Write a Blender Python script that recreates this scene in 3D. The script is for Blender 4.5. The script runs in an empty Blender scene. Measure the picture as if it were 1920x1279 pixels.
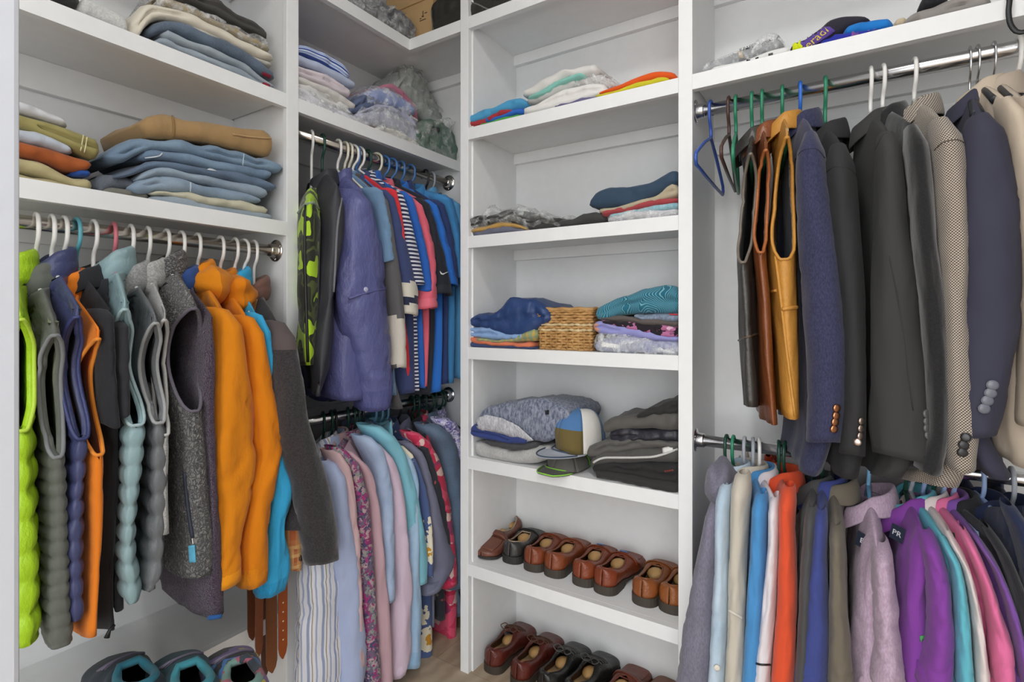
import bpy, bmesh, math, random
import numpy as np
from mathutils import Vector
from mathutils.bvhtree import BVHTree

# ------------------------------------------------------------------ camera, world, lights, exposure
S = bpy.context.scene
COL = S.collection
F, TH, EYE, HZ = 996.0, math.radians(32.6), 1.183, 593.0
SN, CS = math.sin(TH), math.cos(TH)
cam = bpy.data.cameras.new('camera')
cam.sensor_width = 36.0
cam.lens = F / 1920 * 36.0
cam.shift_y = (HZ - 639.5) / 1920
cam.clip_start = 0.01
cam_o = bpy.data.objects.new('camera', cam)
COL.objects.link(cam_o)
cam_o.location = (0, 0, EYE)
cam_o.rotation_euler = (math.pi / 2, 0, TH)
S.camera = cam_o
S.view_settings.view_transform = 'Standard'
S.view_settings.look = 'None'
S.view_settings.gamma = 1.0
S.view_settings.use_curve_mapping = False
S.view_settings.exposure = 0.12
w = bpy.data.worlds.new('world')
S.world = w
w.use_nodes = True
w.node_tree.nodes['Background'].inputs[0].default_value = (0.97, 0.985, 1, 1)
w.node_tree.nodes['Background'].inputs[1].default_value = 3.9
LIGHTS = [  # the room's ceiling lamps: position, size, power
    ('ceiling_lamp_light', (-0.30, 0.42, 2.60), 0.26, 8),
    ('doorway_lamp_light', (0.25, -0.20, 2.60), 0.40, 4),
]
for nm, loc, size, pw in LIGHTS:
    l = bpy.data.lights.new(nm, 'AREA')
    l.shape = 'DISK'
    l.size = size
    l.energy = pw
    l.color = (1.0, 0.985, 0.965)
    lo = bpy.data.objects.new(nm, l)
    COL.objects.link(lo)
    lo.location = loc
# unseen doorway added as frontal fill; world light sampled through a portal
l = bpy.data.lights.new('fill_opening_portal', 'AREA')
l.shape = 'RECTANGLE'
l.size, l.size_y = 1.6, 2.2
l.cycles.is_portal = True
lo = bpy.data.objects.new('fill_opening_portal', l)
COL.objects.link(lo)
lo.location = (-.05, -.56, 1.10)
lo.rotation_euler = (math.pi / 2, 0, math.pi)

# ------------------------------------------------------------------ pixel of the photograph -> point on a plane of the room
XF, XW, YF, YW = -1.329, -1.622, 1.40, 1.69     # cabinet fronts and walls
XR, YR = -1.387, 1.455                          # hanging rods
def ray(px, py):
    a, b = (px - 960) / F, (HZ - py) / F
    return -SN + a * CS, CS + a * SN, b
def onX(px, py, X):
    d = ray(px, py); t = X / d[0]
    return np.array([X, d[1] * t, EYE + d[2] * t])
def onY(px, py, Y):
    d = ray(px, py); t = Y / d[1]
    return np.array([d[0] * t, Y, EYE + d[2] * t])
def onZ(px, py, Z):
    d = ray(px, py); t = (Z - EYE) / d[2]
    return np.array([d[0] * t, d[1] * t, Z])
def srgb(h):
    h = h.lstrip('#')
    c = [int(h[i:i + 2], 16) / 255 for i in (0, 2, 4)]
    return tuple(x / 12.92 if x <= 0.04045 else ((x + 0.055) / 1.055) ** 2.4 for x in c) + (1.0,)

# ------------------------------------------------------------------ materials
class NT:
    def __init__(s, name):
        s.m = bpy.data.materials.new(name)
        s.m.use_nodes = True
        s.t = s.m.node_tree
        s.b = s.t.nodes['Principled BSDF']
        s.tc = s.t.nodes.new('ShaderNodeTexCoord')
    def n(s, typ, ins=None, **at):
        nd = s.t.nodes.new('ShaderNode' + typ)
        for k, v in at.items():
            setattr(nd, k, v)
        for k, v in (ins or {}).items():
            if isinstance(v, bpy.types.NodeSocket):
                s.t.links.new(v, nd.inputs[k])
            else:
                nd.inputs[k].default_value = v
        return nd
    def set(s, k, v):
        if isinstance(v, bpy.types.NodeSocket):
            s.t.links.new(v, s.b.inputs[k])
        else:
            s.b.inputs[k].default_value = v
    def noise(s, scale, detail=3, rough=0.5, vec=None, stretch=None):
        v = vec or s.tc.outputs['Object']
        if stretch:
            v = s.n('Mapping', {'Vector': v, 'Scale': stretch}).outputs[0]
        return s.n('TexNoise', {'Vector': v, 'Scale': scale, 'Detail': detail, 'Roughness': rough}).outputs[0]
    def ramp(s, fac, stops, const=False):
        r = s.n('ValToRGB', {'Fac': fac})
        cr = r.color_ramp
        if const:
            cr.interpolation = 'CONSTANT'
        while len(cr.elements) < len(stops):
            cr.elements.new(0.5)
        for e, (p, c) in zip(cr.elements, stops):
            e.position = p
            e.color = srgb(c) if isinstance(c, str) else c
        return r.outputs[0]
    def mix(s, fac, a, b, blend='MIX'):
        nd = s.n('Mix', data_type='RGBA', blend_type=blend)
        for k, v in ((0, fac), (6, a), (7, b)):
            if isinstance(v, str):
                v = srgb(v)
            if isinstance(v, bpy.types.NodeSocket):
                s.t.links.new(v, nd.inputs[k])
            else:
                nd.inputs[k].default_value = v
        return nd.outputs[2]
    def math(s, op, a, b=0.0):
        nd = s.n('Math', operation=op)
        for k, v in ((0, a), (1, b)):
            if isinstance(v, bpy.types.NodeSocket):
                s.t.links.new(v, nd.inputs[k])
            else:
                nd.inputs[k].default_value = v
        return nd.outputs[0]
    def uv(s):
        sp = s.n('SeparateXYZ', {0: s.tc.outputs['UV']})
        return sp.outputs[0], sp.outputs[1]
    def bump(s, hs):
        prev = None
        for h, dist, st in hs:
            b = s.n('Bump', {'Height': h, 'Distance': dist, 'Strength': st})
            if prev:
                s.t.links.new(prev, b.inputs['Normal'])
            prev = b.outputs[0]
        s.t.links.new(prev, s.b.inputs['Normal'])

MC = {}
def M(kind, *a, **k):
    key = (kind, a, tuple(sorted(k.items())))
    if key not in MC:
        MC[key] = MATS[kind](*a, **k)
    return MC[key]

def fabric_base(T, colour, weave=700, wr=14, wst=0.35, rough=0.85, sheen=0.15, fold=0.012):
    T.set('Base Color', colour)
    T.set('Roughness', rough)
    T.set('Sheen Weight', sheen)
    T.set('Specular IOR Level', 0.25)
    T.bump([(T.noise(wr, 4, 0.55, stretch=(1, 1, 0.45)), fold, wst), (T.noise(weave, 1), 0.0006, 0.35)])
    return T.m
def m_cloth(c, wr=14, wst=0.45, var=0.10, sheen=.12):
    T = NT('cloth'); c = srgb(c)
    lo = tuple(x * (1 - var) for x in c[:3]) + (1,)
    return fabric_base(T, T.mix(T.noise(9, 3), lo, c), wr=wr, wst=wst, sheen=sheen)
def m_nylon(c, wr=26, rough=0.42, st=.45):
    T = NT('nylon'); c = srgb(c)
    T.set('Base Color', T.mix(T.noise(12, 3), tuple(x * .88 for x in c[:3]) + (1,), c))
    T.set('Roughness', rough)
    T.set('Specular IOR Level', 0.4)
    T.bump([(T.noise(wr, 5, 0.6, stretch=(1, 1, .5)), 0.012, st)])
    return T.m
def m_denim(c, c2, fade=7):
    T = NT('denim')
    col = T.mix(T.ramp(T.noise(fade, 4, .6), [(.35, (0, 0, 0, 1)), (.68, (1, 1, 1, 1))]), c, c2)
    col = T.mix(T.math('MULTIPLY', T.noise(420, 2), .16), col, '#dfe6ee')
    return fabric_base(T, col, weave=500, wst=0.45)
def m_heather(c, c2, sc=160):
    T = NT('heather')
    col = T.ramp(T.noise(sc, 2, .7, stretch=(1, 1, .35)), [(.36, c), (.62, c2)])
    return fabric_base(T, col)
def m_leather(c, c2, rough=0.36):
    T = NT('leather')
    T.set('Base Color', T.mix(T.noise(10, 5, .65), c2, c))
    T.set('Roughness', rough)
    vo = T.n('TexVoronoi', {'Vector': T.tc.outputs['Object'], 'Scale': 330}).outputs[0]
    T.bump([(T.noise(24, 5, .65), 0.008, .5), (vo, 0.0008, .35)])
    return T.m
def m_sherpa(c, c2, sc=100, d=.008):
    T = NT('sherpa')
    nz = T.n('TexNoise', {'Vector': T.tc.outputs['Object'], 'Scale': 40.0, 'Detail': 3.0})
    v = T.mix(0.05, T.tc.outputs['Object'], nz.outputs[1])
    vo = T.n('TexVoronoi', {'Vector': v, 'Scale': float(sc)}, feature='DISTANCE_TO_EDGE').outputs[0]
    T.set('Base Color', T.ramp(vo, [(0.0, c2), (.05, c2), (.2, c)]))
    T.set('Roughness', 0.95)
    T.set('Sheen Weight', .3)
    T.bump([(T.ramp(vo, [(0, (0, 0, 0, 1)), (.3, (1, 1, 1, 1))]), d, .9), (T.noise(500, 3), .001, .5)])
    return T.m
def m_fleece(c, c2):
    T = NT('fleece')
    return fabric_base(T, T.ramp(T.noise(260, 3, .7), [(.35, c2), (.65, c)]), weave=420, sheen=.35)
def stripes(T, coord, pitch, stops):
    return T.ramp(T.math('FRACT', T.math('DIVIDE', coord, pitch)), stops, True)
def m_stripe(axis, pitch, *stops):
    T = NT('striped_cloth'); u, v = T.uv()
    return fabric_base(T, stripes(T, u if axis == 'u' else v, pitch, stops))
def m_plaid(base, a, b, pu=.04, pv=.05):
    T = NT('plaid_cloth'); u, v = T.uv()
    fu = stripes(T, u, pu, [(0, (0, 0, 0, 1)), (.5, (1, 1, 1, 1)), (.8, (.3, .3, .3, 1))])
    fv = stripes(T, v, pv, [(0, (0, 0, 0, 1)), (.45, (1, 1, 1, 1)), (.75, (.2, .2, .2, 1))])
    col = T.mix(T.math('MULTIPLY', fu, .8), base, a)
    return fabric_base(T, T.mix(T.math('MULTIPLY', fv, .6), col, b))
def m_print(base, stops, sc=30, stretch=(1, 1, .6), weave=700):
    T = NT('printed_cloth')
    nz = T.n('TexNoise', {'Vector': T.tc.outputs['Object'], 'Scale': sc * .7, 'Detail': 3.0})
    v = T.mix(.06, T.tc.outputs['Object'], nz.outputs[1])
    vo = T.n('TexVoronoi', {'Vector': T.n('Mapping', {'Vector': v, 'Scale': stretch}).outputs[0], 'Scale': float(sc)})
    sp = T.n('SeparateColor', {0: vo.outputs[1]})
    return fabric_base(T, T.ramp(sp.outputs[0], [(0, base)] + list(stops), True))
def m_camo(c, c2, c3, sc=22):
    T = NT('camouflage_cloth')
    return fabric_base(T, T.ramp(T.noise(sc, 1, .4, stretch=(1, 1, .7)), [(0, c), (.40, c3), (.46, c), (.56, c2)], True), rough=.6)
def m_flower(ground, petal, heart, sc=9):
    T = NT('flowered_cloth')
    nz = T.n('TexNoise', {'Vector': T.tc.outputs['Object'], 'Scale': 45.0, 'Detail': 2.0})
    v = T.mix(.05, T.tc.outputs['Object'], nz.outputs[1])
    vo = T.n('TexVoronoi', {'Vector': v, 'Scale': float(sc)}).outputs[0]
    return fabric_base(T, T.ramp(vo, [(0, heart), (.16, petal), (.42, ground)], True))
def m_scroll(c, c2, line):
    T = NT('scroll_print_cloth')
    nz = T.n('TexNoise', {'Vector': T.tc.outputs['Object'], 'Scale': 11.0, 'Detail': 1.0})
    wv = T.n('TexWave', {'Vector': T.mix(.22, T.tc.outputs['Object'], nz.outputs[1]), 'Scale': 55.0}).outputs[1]
    col = T.mix(T.noise(16, 3), c, c2)
    return fabric_base(T, T.mix(T.ramp(wv, [(.80, (0, 0, 0, 1)), (.97, (.75, .75, .75, 1))]), col, line))
def m_hound(c, c2, p=.0026):
    T = NT('houndstooth_cloth'); u, v = T.uv()
    ck = T.n('TexChecker', {'Vector': T.tc.outputs['UV'], 'Scale': 1 / p}).outputs[1]
    fu = T.math('FRACT', T.math('DIVIDE', T.math('ADD', u, v), p))
    k = T.math('MAXIMUM', ck, T.math('GREATER_THAN', fu, .62))
    return fabric_base(T, T.mix(k, c, c2))
def m_plain(c, rough=.5, bumpd=0, sc=200, spec=.5, metal=0.0):
    T = NT('plain'); c = srgb(c)
    T.set('Base Color', T.mix(T.noise(30, 2), tuple(x * .93 for x in c[:3]) + (1,), c))
    T.set('Roughness', rough)
    T.set('Metallic', metal)
    T.set('Specular IOR Level', spec)
    if bumpd:
        T.bump([(T.noise(sc, 3), bumpd, .5)])
    return T.m
def m_metal(c, rough=.22):
    T = NT('metal')
    T.set('Base Color', srgb(c)); T.set('Metallic', 1.0)
    T.set('Roughness', T.ramp(T.noise(300, 2, stretch=(1, 1, 8)), [(0, (rough * .8,) * 3 + (1,)), (1, (rough * 1.3,) * 3 + (1,))]))
    return T.m
def m_clear(tint='#f4f6f6', alpha=.30, wr=45):
    T = NT('clear_plastic_film')
    T.set('Base Color', srgb(tint))
    T.set('Roughness', .12)
    T.set('Specular IOR Level', .9)
    T.set('Alpha', T.ramp(T.noise(wr, 4, .7), [(.42, (alpha * .35,) * 3 + (1,)), (.66, (min(1, alpha * 2.2),) * 3 + (1,))]))
    T.bump([(T.noise(wr, 5, .65), .012, .8)])
    return T.m
def m_wood(c, c2, rough=.5):
    T = NT('wood_plank')
    g = T.noise(14, 5, .6, stretch=(.12, 1.6, 1))
    wv = T.n('TexWave', {'Vector': T.tc.outputs['Object'], 'Scale': 5.0, 'Distortion': 9.0, 'Detail': 3.0, 'Detail Scale': 1.2}).outputs[1]
    T.set('Base Color', T.mix(T.math('MULTIPLY', T.math('ADD', g, wv), .45), c, c2))
    T.set('Roughness', rough)
    T.bump([(g, .001, .3)])
    return T.m
MATS = {k[2:]: v for k, v in globals().items() if k.startswith('m_')}

WHITE = M('plain', '#eceded', .42, .0004, 90, .4)
WALLP = M('plain', '#e6e7e7', .6, .0004, 120, .3)
NICKEL = M('metal', '#d6d0c8', .2)
STEEL = M('metal', '#dcdcde', .22)

# ------------------------------------------------------------------ objects
LABELS = {}
def tag(o, label, cat, group=None, kind=None):
    if label:
        o['label'] = label
        LABELS.setdefault(label, []).append(o.name)
    if cat:
        o['category'] = cat
    if group:
        o['group'] = group
    if kind:
        o['kind'] = kind
    return o
def thing(name, label, cat, base, group=None):
    o = bpy.data.objects.new(name, None)
    o.empty_display_size = .03
    COL.objects.link(o)
    o.location = [float(x) for x in base]
    return tag(o, label, cat, group)
def origin(o):
    p = Vector((0, 0, 0))
    while o:
        p += o.location
        o = o.parent
    return p
def mesh(name, V, Q, mats, parent=None, uv=None, smooth=True, base=None, mi=None):
    """One mesh object; V in room coordinates, uv per vertex."""
    V = np.asarray(V, float).reshape(-1, 3)
    org = np.array(origin(parent)) if parent else np.array(base if base is not None else (0, 0, 0), float)
    me = bpy.data.meshes.new(name)
    Q = [list(map(int, q)) for q in Q]
    me.from_pydata((V - org).tolist(), [], Q)
    if not isinstance(mats, (list, tuple)):
        mats = [mats]
    for m_ in mats:
        me.materials.append(m_)
    if smooth:
        me.polygons.foreach_set('use_smooth', np.ones(len(me.polygons), bool))
    if mi is not None:
        me.polygons.foreach_set('material_index', np.asarray(mi, np.int32))
    if uv is not None:
        lay = me.uv_layers.new(name='UVMap')
        idx = np.empty(len(me.loops), np.int32)
        me.loops.foreach_get('vertex_index', idx)
        lay.data.foreach_set('uv', np.asarray(uv, float).reshape(-1, 2)[idx].ravel())
    me.update()
    o = bpy.data.objects.new(name, me)
    COL.objects.link(o)
    if parent:
        o.parent = parent
    else:
        o.location = [float(x) for x in org]
    return o
def quads(n, m, closed=False, off=0):
    c = m if closed else m - 1
    i, j = np.meshgrid(np.arange(n - 1), np.arange(c), indexing='ij')
    j2 = (j + 1) % m
    q = np.stack([i * m + j, i * m + j2, (i + 1) * m + j2, (i + 1) * m + j], -1).reshape(-1, 4)
    return (q + off).tolist()
def box_v(x0, x1, y0, y1, z0, z1):
    V = [(x, y, z) for z in (z0, z1) for y in (y0, y1) for x in (x0, x1)]
    Q = [(0, 2, 3, 1), (4, 5, 7, 6), (0, 1, 5, 4), (2, 6, 7, 3), (0, 4, 6, 2), (1, 3, 7, 5)]
    return V, Q
def box(name, dims, mat, parent=None, bev=.0015, base=None):
    V, Q = box_v(*dims)
    if base is None and parent is None:
        base = ((dims[0] + dims[1]) / 2, (dims[2] + dims[3]) / 2, dims[4])
    o = mesh(name, V, Q, mat, parent, smooth=False, base=base)
    if bev:
        md = o.modifiers.new('bevel', 'BEVEL'); md.width = bev; md.segments = 2
    return o
def tube_v(P, r, k=8, closed=False, caps=True, flat=1.0):
    """Round tube along a polyline. Returns verts, faces."""
    P = np.asarray(P, float); n = len(P)
    r = np.broadcast_to(np.asarray(r, float), (n,))
    T = np.roll(P, -1, 0) - np.roll(P, 1, 0)
    if not closed:
        T[0] = P[1] - P[0]; T[-1] = P[-1] - P[-2]
    T /= np.linalg.norm(T, axis=1)[:, None] + 1e-12
    up = np.array([0, 0, 1.0]) if abs(T[0][2]) < .9 else np.array([1.0, 0, 0])
    A = np.empty_like(P); a = up - T[0] * (up @ T[0]); a /= np.linalg.norm(a)
    for i in range(n):
        a = a - T[i] * (a @ T[i]); a /= np.linalg.norm(a) + 1e-12
        A[i] = a
    B = np.cross(T, A)
    ph = np.linspace(0, 2 * np.pi, k, endpoint=False)
    V = P[:, None] + r[:, None, None] * (np.cos(ph)[None, :, None] * A[:, None] * flat + np.sin(ph)[None, :, None] * B[:, None])
    Q = quads(n, k, True)
    if closed:
        Q += [((n - 1) * k + j, (n - 1) * k + (j + 1) % k, (j + 1) % k, j) for j in range(k)]
    elif caps:
        Q += [list(range(k))[::-1], [(n - 1) * k + j for j in range(k)]]
    return V.reshape(-1, 3), Q
def join(*parts):
    V, Q, o = [], [], 0
    for v, q in parts:
        v = np.asarray(v, float).reshape(-1, 3)
        V.append(v); Q += [[i + o for i in f] for f in q]; o += len(v)
    return np.concatenate(V), Q
def smooth_path(P, n=24):
    P = np.asarray(P, float)
    d = np.r_[0, np.cumsum(np.linalg.norm(np.diff(P, axis=0), axis=1))]
    t = np.linspace(0, d[-1], n)
    return np.stack([cub(t, d, P[:, i]) for i in range(P.shape[1])], -1)
def cub(x, xs, ys):
    """Monotone-ish cubic (Hermite with limited slopes) through the points."""
    xs, ys = np.asarray(xs, float), np.asarray(ys, float)
    if len(xs) < 3:
        return np.interp(x, xs, ys)
    h = np.diff(xs); dl = np.diff(ys) / h
    mm = np.empty(len(xs)); mm[0], mm[-1] = dl[0], dl[-1]
    mm[1:-1] = np.where(dl[:-1] * dl[1:] > 0, 2 * dl[:-1] * dl[1:] / (dl[:-1] + dl[1:] + 1e-12 * np.sign(dl[1:])), 0)
    i = np.clip(np.searchsorted(xs, x) - 1, 0, len(xs) - 2)
    t = np.clip((x - xs[i]) / h[i], 0, 1)
    return ((2 * t**3 - 3 * t**2 + 1) * ys[i] + (t**3 - 2 * t**2 + t) * h[i] * mm[i]
            + (-2 * t**3 + 3 * t**2) * ys[i + 1] + (t**3 - t**2) * h[i] * mm[i + 1])
class Wr:
    """Cheap smooth noise: a sum of random sines."""
    def __init__(s, seed, k=9, lo=.6, hi=2.2):
        r = np.random.default_rng(seed)
        s.w = r.normal(0, 1, (k, 3)); s.w /= np.linalg.norm(s.w, axis=1)[:, None]
        s.w *= r.uniform(lo, hi, k)[:, None] * 2 * np.pi
        s.p = r.uniform(0, 6.28, k); s.k = k
    def __call__(s, x, y, z=0.0):
        return sum(np.sin(s.w[i, 0] * x + s.w[i, 1] * y + s.w[i, 2] * z + s.p[i]) for i in range(s.k)) / math.sqrt(s.k)
def text_mesh(name, txt, size, mat, parent, o, ax, ay, depth=.0012):
    """Flat lettering, centred on o, written along ax with ay up."""
    cu = bpy.data.curves.new(name, 'FONT')
    cu.body = txt; cu.size = size; cu.align_x = 'CENTER'; cu.align_y = 'CENTER'; cu.extrude = depth; cu.resolution_u = 2
    tmp = bpy.data.objects.new(name, cu)
    COL.objects.link(tmp)
    me = tmp.evaluated_get(bpy.context.evaluated_depsgraph_get()).to_mesh()
    v = np.array([x.co[:] for x in me.vertices]); f = [list(p.vertices) for p in me.polygons]
    tmp.to_mesh_clear()
    bpy.data.objects.remove(tmp)
    ax, ay = np.array(ax, float), np.array(ay, float)
    ax /= np.linalg.norm(ax); ay = ay - ax * (ay @ ax); ay /= np.linalg.norm(ay); az = np.cross(ax, ay)
    return mesh(name, np.array(o) + v[:, :1] * ax + v[:, 1:2] * ay + v[:, 2:3] * az, f, mat, parent, smooth=False)

# ------------------------------------------------------------------ the room
def struct(name, dims, mat, bev=0):
    return tag(box(name, dims, mat, None, bev), None, None, kind='structure')
struct('wall_left', (-1.74, XW, -.68, 1.81, 0, 2.62), WALLP)
struct('wall_back', (XW, .95, YW, 1.81, 0, 2.62), WALLP)
struct('wall_right', (.95, 1.07, -.68, 1.81, 0, 2.62), M('plain', '#b9b6b2', .7))
struct('wall_front', (-1.74, -.85, -.68, -.56, 0, 2.62), WALLP)
struct('wall_front', (.75, 1.07, -.68, -.56, 0, 2.62), WALLP)
struct('wall_front', (-.85, .75, -.68, -.56, 2.2, 2.62), WALLP)  # opening left below, widened for more frontal fill
struct('floor', (-3.2, 3.2, -4.2, -.68, -.06, -.004), M('plain', '#7d6e5e', .8))   # unseen outer floor, added to dim the light entering low
struct('ceiling', (-1.74, 1.07, -.68, 1.81, 2.62, 2.72), WALLP)
fl = struct('floor', (-1.74, 1.07, -.68, 1.81, -.06, -.006), M('plain', '#6b5a48', .8))
tr = struct('trim_1', (-.862, -.80, .13, .2092, 0, 2.62), M('plain', '#cfd2d9', .5, .0004, 90, .3), .006)
PLK = [M('wood', '#b8a68f', '#97826b'), M('wood', '#b09d87', '#8d7860'), M('wood', '#bdac97', '#9c8872')]
r_ = random.Random(3)
pm = {}
for i in range(13):
    y = -.57 + i * .18
    x = -1.62 - r_.uniform(0, .9)
    while x < .95:
        x0, x1 = max(x, -1.62), min(x + 1.2, .95)
        if x1 - x0 > .05:
            V, Q = box_v(x0 + .0008, x1 - .0008, y + .0008, y + .1792, -.02, 0)
            if y < YW + .1:
                o = mesh('plank', V, Q, PLK[r_.randrange(3)], fl, smooth=False)
        x += 1.2
# ceiling lamps that give the light
for nm, loc, size, pw in LIGHTS:
    t = thing('ceiling_lamp', None, 'lamp', (loc[0], loc[1], 2.56))
    tag(t, 'round flush ceiling lamp over the ' + ('shelves corner' if size < .3 else 'doorway end of the closet'), None)
    ph = np.linspace(0, 2 * np.pi, 33)[:-1]
    def disc(r, z0, z1):
        V = [(loc[0] + r * math.cos(p), loc[1] + r * math.sin(p), z) for z in (z0, z1) for p in ph]
        return V, quads(2, 32, True) + [list(range(32))[::-1], list(range(32, 64))]
    mesh('lamp_base', *disc(size * .55, 2.606, 2.62), NICKEL, t)

# ------------------------------------------------------------------ built-in shelving
SH = [.326, .679, 1.0415, 1.408, 1.766, 2.133]   # underside of the shelf nosings
NT_ = .039
def lshelf(t, y0, y1, z, name='shelf'):
    """Shelf on the wall of the hanging corner: board and nosing."""
    o = box(name, (XW, XF - .019, y0, y1, z + NT_ - .019, z + NT_), WHITE, t)
    mesh('nosing', *box_v(XF - .019, XF, y0, y1, z, z + NT_), WHITE, o, smooth=False)
    return o
def bshelf(t, x0, x1, z):
    o = box('shelf', (x0, x1, YF + .019, YW, z + NT_ - .019, z + NT_), WHITE, t)
    mesh('nosing', *box_v(x0, x1, YF, YF + .019, z, z + NT_), WHITE, o, smooth=False)
    return o
# unit beside the doorway
u1 = thing('shelving_unit', 'white built-in shelves with the jeans stacks above one hanging rod', 'shelves', (XF, .63, 0))
for z in (SH[0], SH[3], SH[4], SH[5]):
    lshelf(u1, -.30, .911, z)
box('side_panel', (XW, XF - .019, .917, .936, 0, 2.62), WHITE, u1)
box('side_panel', (XW, XF, -.32, -.30, 0, 2.62), WHITE, u1)
box('stile', (XF - .019, XF, .911, .949, 0, 2.62), WHITE, u1)
for z in (SH[3], SH[4]):
    box('cleat', (XW, XW + .019, -.30, .917, z - .055, z + .02), WHITE, u1)
# corner unit
u2 = thing('shelving_unit', 'white corner shelving with two hanging rods and an L-shaped top shelf', 'shelves', (XF, 1.3, 0))
lshelf(u2, .949, YW, SH[4])
xi = -1.329
z = SH[5]
V = [(XW, .936), (XF - .019, .936), (XF - .019, YF + .019), (-1.095, YF + .019), (-1.095, YW), (XW, YW)]
n = len(V)
o = mesh('corner_shelf', [(x, y, z + NT_ - .019) for x, y in V] + [(x, y, z + NT_) for x, y in V],
         [list(range(n))[::-1], list(range(n, 2 * n))] + [(i, (i + 1) % n, n + (i + 1) % n, n + i) for i in range(n)], WHITE, u2, smooth=False)
mesh('nosing', *box_v(XF - .019, XF, .949, YF + .019, z, z + NT_), WHITE, o, smooth=False)
mesh('nosing', *box_v(XF, -1.1, YF, YF + .019, z, z + NT_), WHITE, o, smooth=False)
for z in (SH[4], ):
    box('cleat', (XW, XW + .019, .949, YW, z - .055, z + .02), WHITE, u2)
    box('cleat', (XW, -1.095, YW - .019, YW, SH[5] - .018, SH[5] + .02), WHITE, u2)
box('cleat', (XW, XW + .019, .949, YW, SH[1] + .12, SH[1] + .18), WHITE, u2)
# tower
XT0, XT1 = -1.067, -.381
u3 = thing('shelving_unit', 'tall white shelf tower with folded clothes and shoes', 'shelves', (-.72, YF, 0))
for z in SH:
    bshelf(u3, XT0, XT1, z)
box('side_panel', (-1.080, -1.061, YF + .019, YW, 0, 2.62), WHITE, u3)
box('side_panel', (XT1 + .004, XT1 + .023, YF + .019, YW, 0, 2.62), WHITE, u3)
box('stile', (-1.1, XT0, YF, YF + .019, 0, 2.62), WHITE, u3)
box('stile', (XT1, -.345, YF, YF + .019, 0, 2.62), WHITE, u3)
for z in SH:
    box('cleat', (-1.061, XT1 + .004, YW - .019, YW, z - .018, z + .02), WHITE, u3)
# unit with the suit jackets
u4 = thing('shelving_unit', 'white shelf above the suit jacket rods', 'shelves', (.2, YF, 0))
bshelf(u4, -.345, .9, SH[4])
bshelf(u4, -.345, .9, SH[5])
box('side_panel', (.9, .92, YF, YW, 0, 2.62), WHITE, u4)
box('filler_panel', (-.358, -.350, YF + .019, YW, 0, 2.62), WHITE, u4)
for zz in ((SH[4] - .018, SH[4] + .02), (SH[5] - .018, SH[5] + .02), (SH[4] - .10, SH[4] - .06)):
    box('cleat', (-.350, .9, YW - .019, YW, zz[0], zz[1]), WHITE, u4)

# ------------------------------------------------------------------ hanging rods
RZ = {'L1': 1.37, 'Lu': 1.727, 'Ll': .863, 'Ru': 1.726, 'Rl': .8545}
def rod(label, side, z, a0, a1, mat, hexa=False):
    ax = np.array([0, 1.0, 0]) if side == 'L' else np.array([1.0, 0, 0])
    c = np.array([XR, 0, z]) if side == 'L' else np.array([0, YR, z])
    t = thing('closet_rod', label, 'clothes rod', c + ax * (a0 + a1) / 2)
    mesh('rod', *tube_v([c + ax * a0, c + ax * a1], .0145, 24), mat, t)
    for a, sg in ((a0, 1), (a1, -1)):
        P = [c + ax * (a + sg * x) for x in (0, .003, .0035, .006, .02, .024)]
        o = mesh('flange', *tube_v(P, [.031, .031, .022, .0195, .0185, .0165], 6 if hexa and 0 else 28), mat, t)
        for k in range(3):
            p = 2 * math.pi * k / 3 + .5
            side_v = np.array([math.cos(p), 0, math.sin(p)]) if side == 'L' else np.array([0, math.cos(p), math.sin(p)])
            q = c + ax * (a + sg * .0035) + side_v * .0255
            mesh('screw', *tube_v([q, q + ax * sg * .0018], .0032, 8), STEEL, o)
    return t
rod('nickel hanging rod with the vests and orange jackets under the jeans shelf', 'L', RZ['L1'], -.30, .917, NICKEL)
rod('nickel upper hanging rod in the corner with polo shirts', 'L', RZ['Lu'], .936, YW, NICKEL)
rod('nickel lower hanging rod in the corner with long sleeved shirts', 'L', RZ['Ll'], .936, YW, STEEL)
rod('nickel upper hanging rod with leather vests and suit jackets', 'R', RZ['Ru'], -.35, .9, STEEL)
rod('nickel lower hanging rod with the bright polo shirts', 'R', RZ['Rl'], -.35, .9, STEEL)

# ------------------------------------------------------------------ hanging clothes
# side 'L': rods run along Y, clothes stick out towards +X.  side 'R': rods run along X, clothes stick out towards -Y.
# s = position along the rod, o = distance out from the rod, z = height
def W3(side, s, o, z):
    s, o, z = np.broadcast_arrays(np.asarray(s, float), o, z)
    if side == 'L':
        s = np.minimum(s, 1.683)
    return np.stack([XR + o, s, z], -1) if side == 'L' else np.stack([s, YR - o, z], -1)
def hit(side, px, py, off):
    p = onX(px, py, XR + off) if side == 'L' else onY(px, py, YR - off)
    return (p[1] if side == 'L' else p[0]), p[2]
def rows_world(side, rows, off):
    """[(py, pxL, pxR[, off])] -> arrays z, s-centre, half width."""
    out = []
    for r in rows:
        of = r[3] if len(r) > 3 else off
        a, b = hit(side, r[1], r[0], of)[0], hit(side, r[2], r[0], of)[0]
        out.append((hit(side, (r[1] + r[2]) / 2, r[0], of)[1], (a + b) / 2, abs(b - a) / 2, of))
    out.sort(key=lambda t: -t[0])
    return np.array(out)
def at(z, R, col):
    return cub(np.asarray(z), R[::-1, 0], R[::-1, col])
def cuts(R, z):
    return np.array([cub(zz, R[::-1, 0], R[::-1, 1]) for zz in z])
PHRASE = {'L1': 'hanging on the rod under the jeans shelf', 'Lu': 'hanging on the upper corner rod', 'Ll': 'hanging on the lower corner rod',
          'Ru': 'hanging on the suit jacket rod', 'Rl': 'hanging on the lower rod below the suits'}
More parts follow.
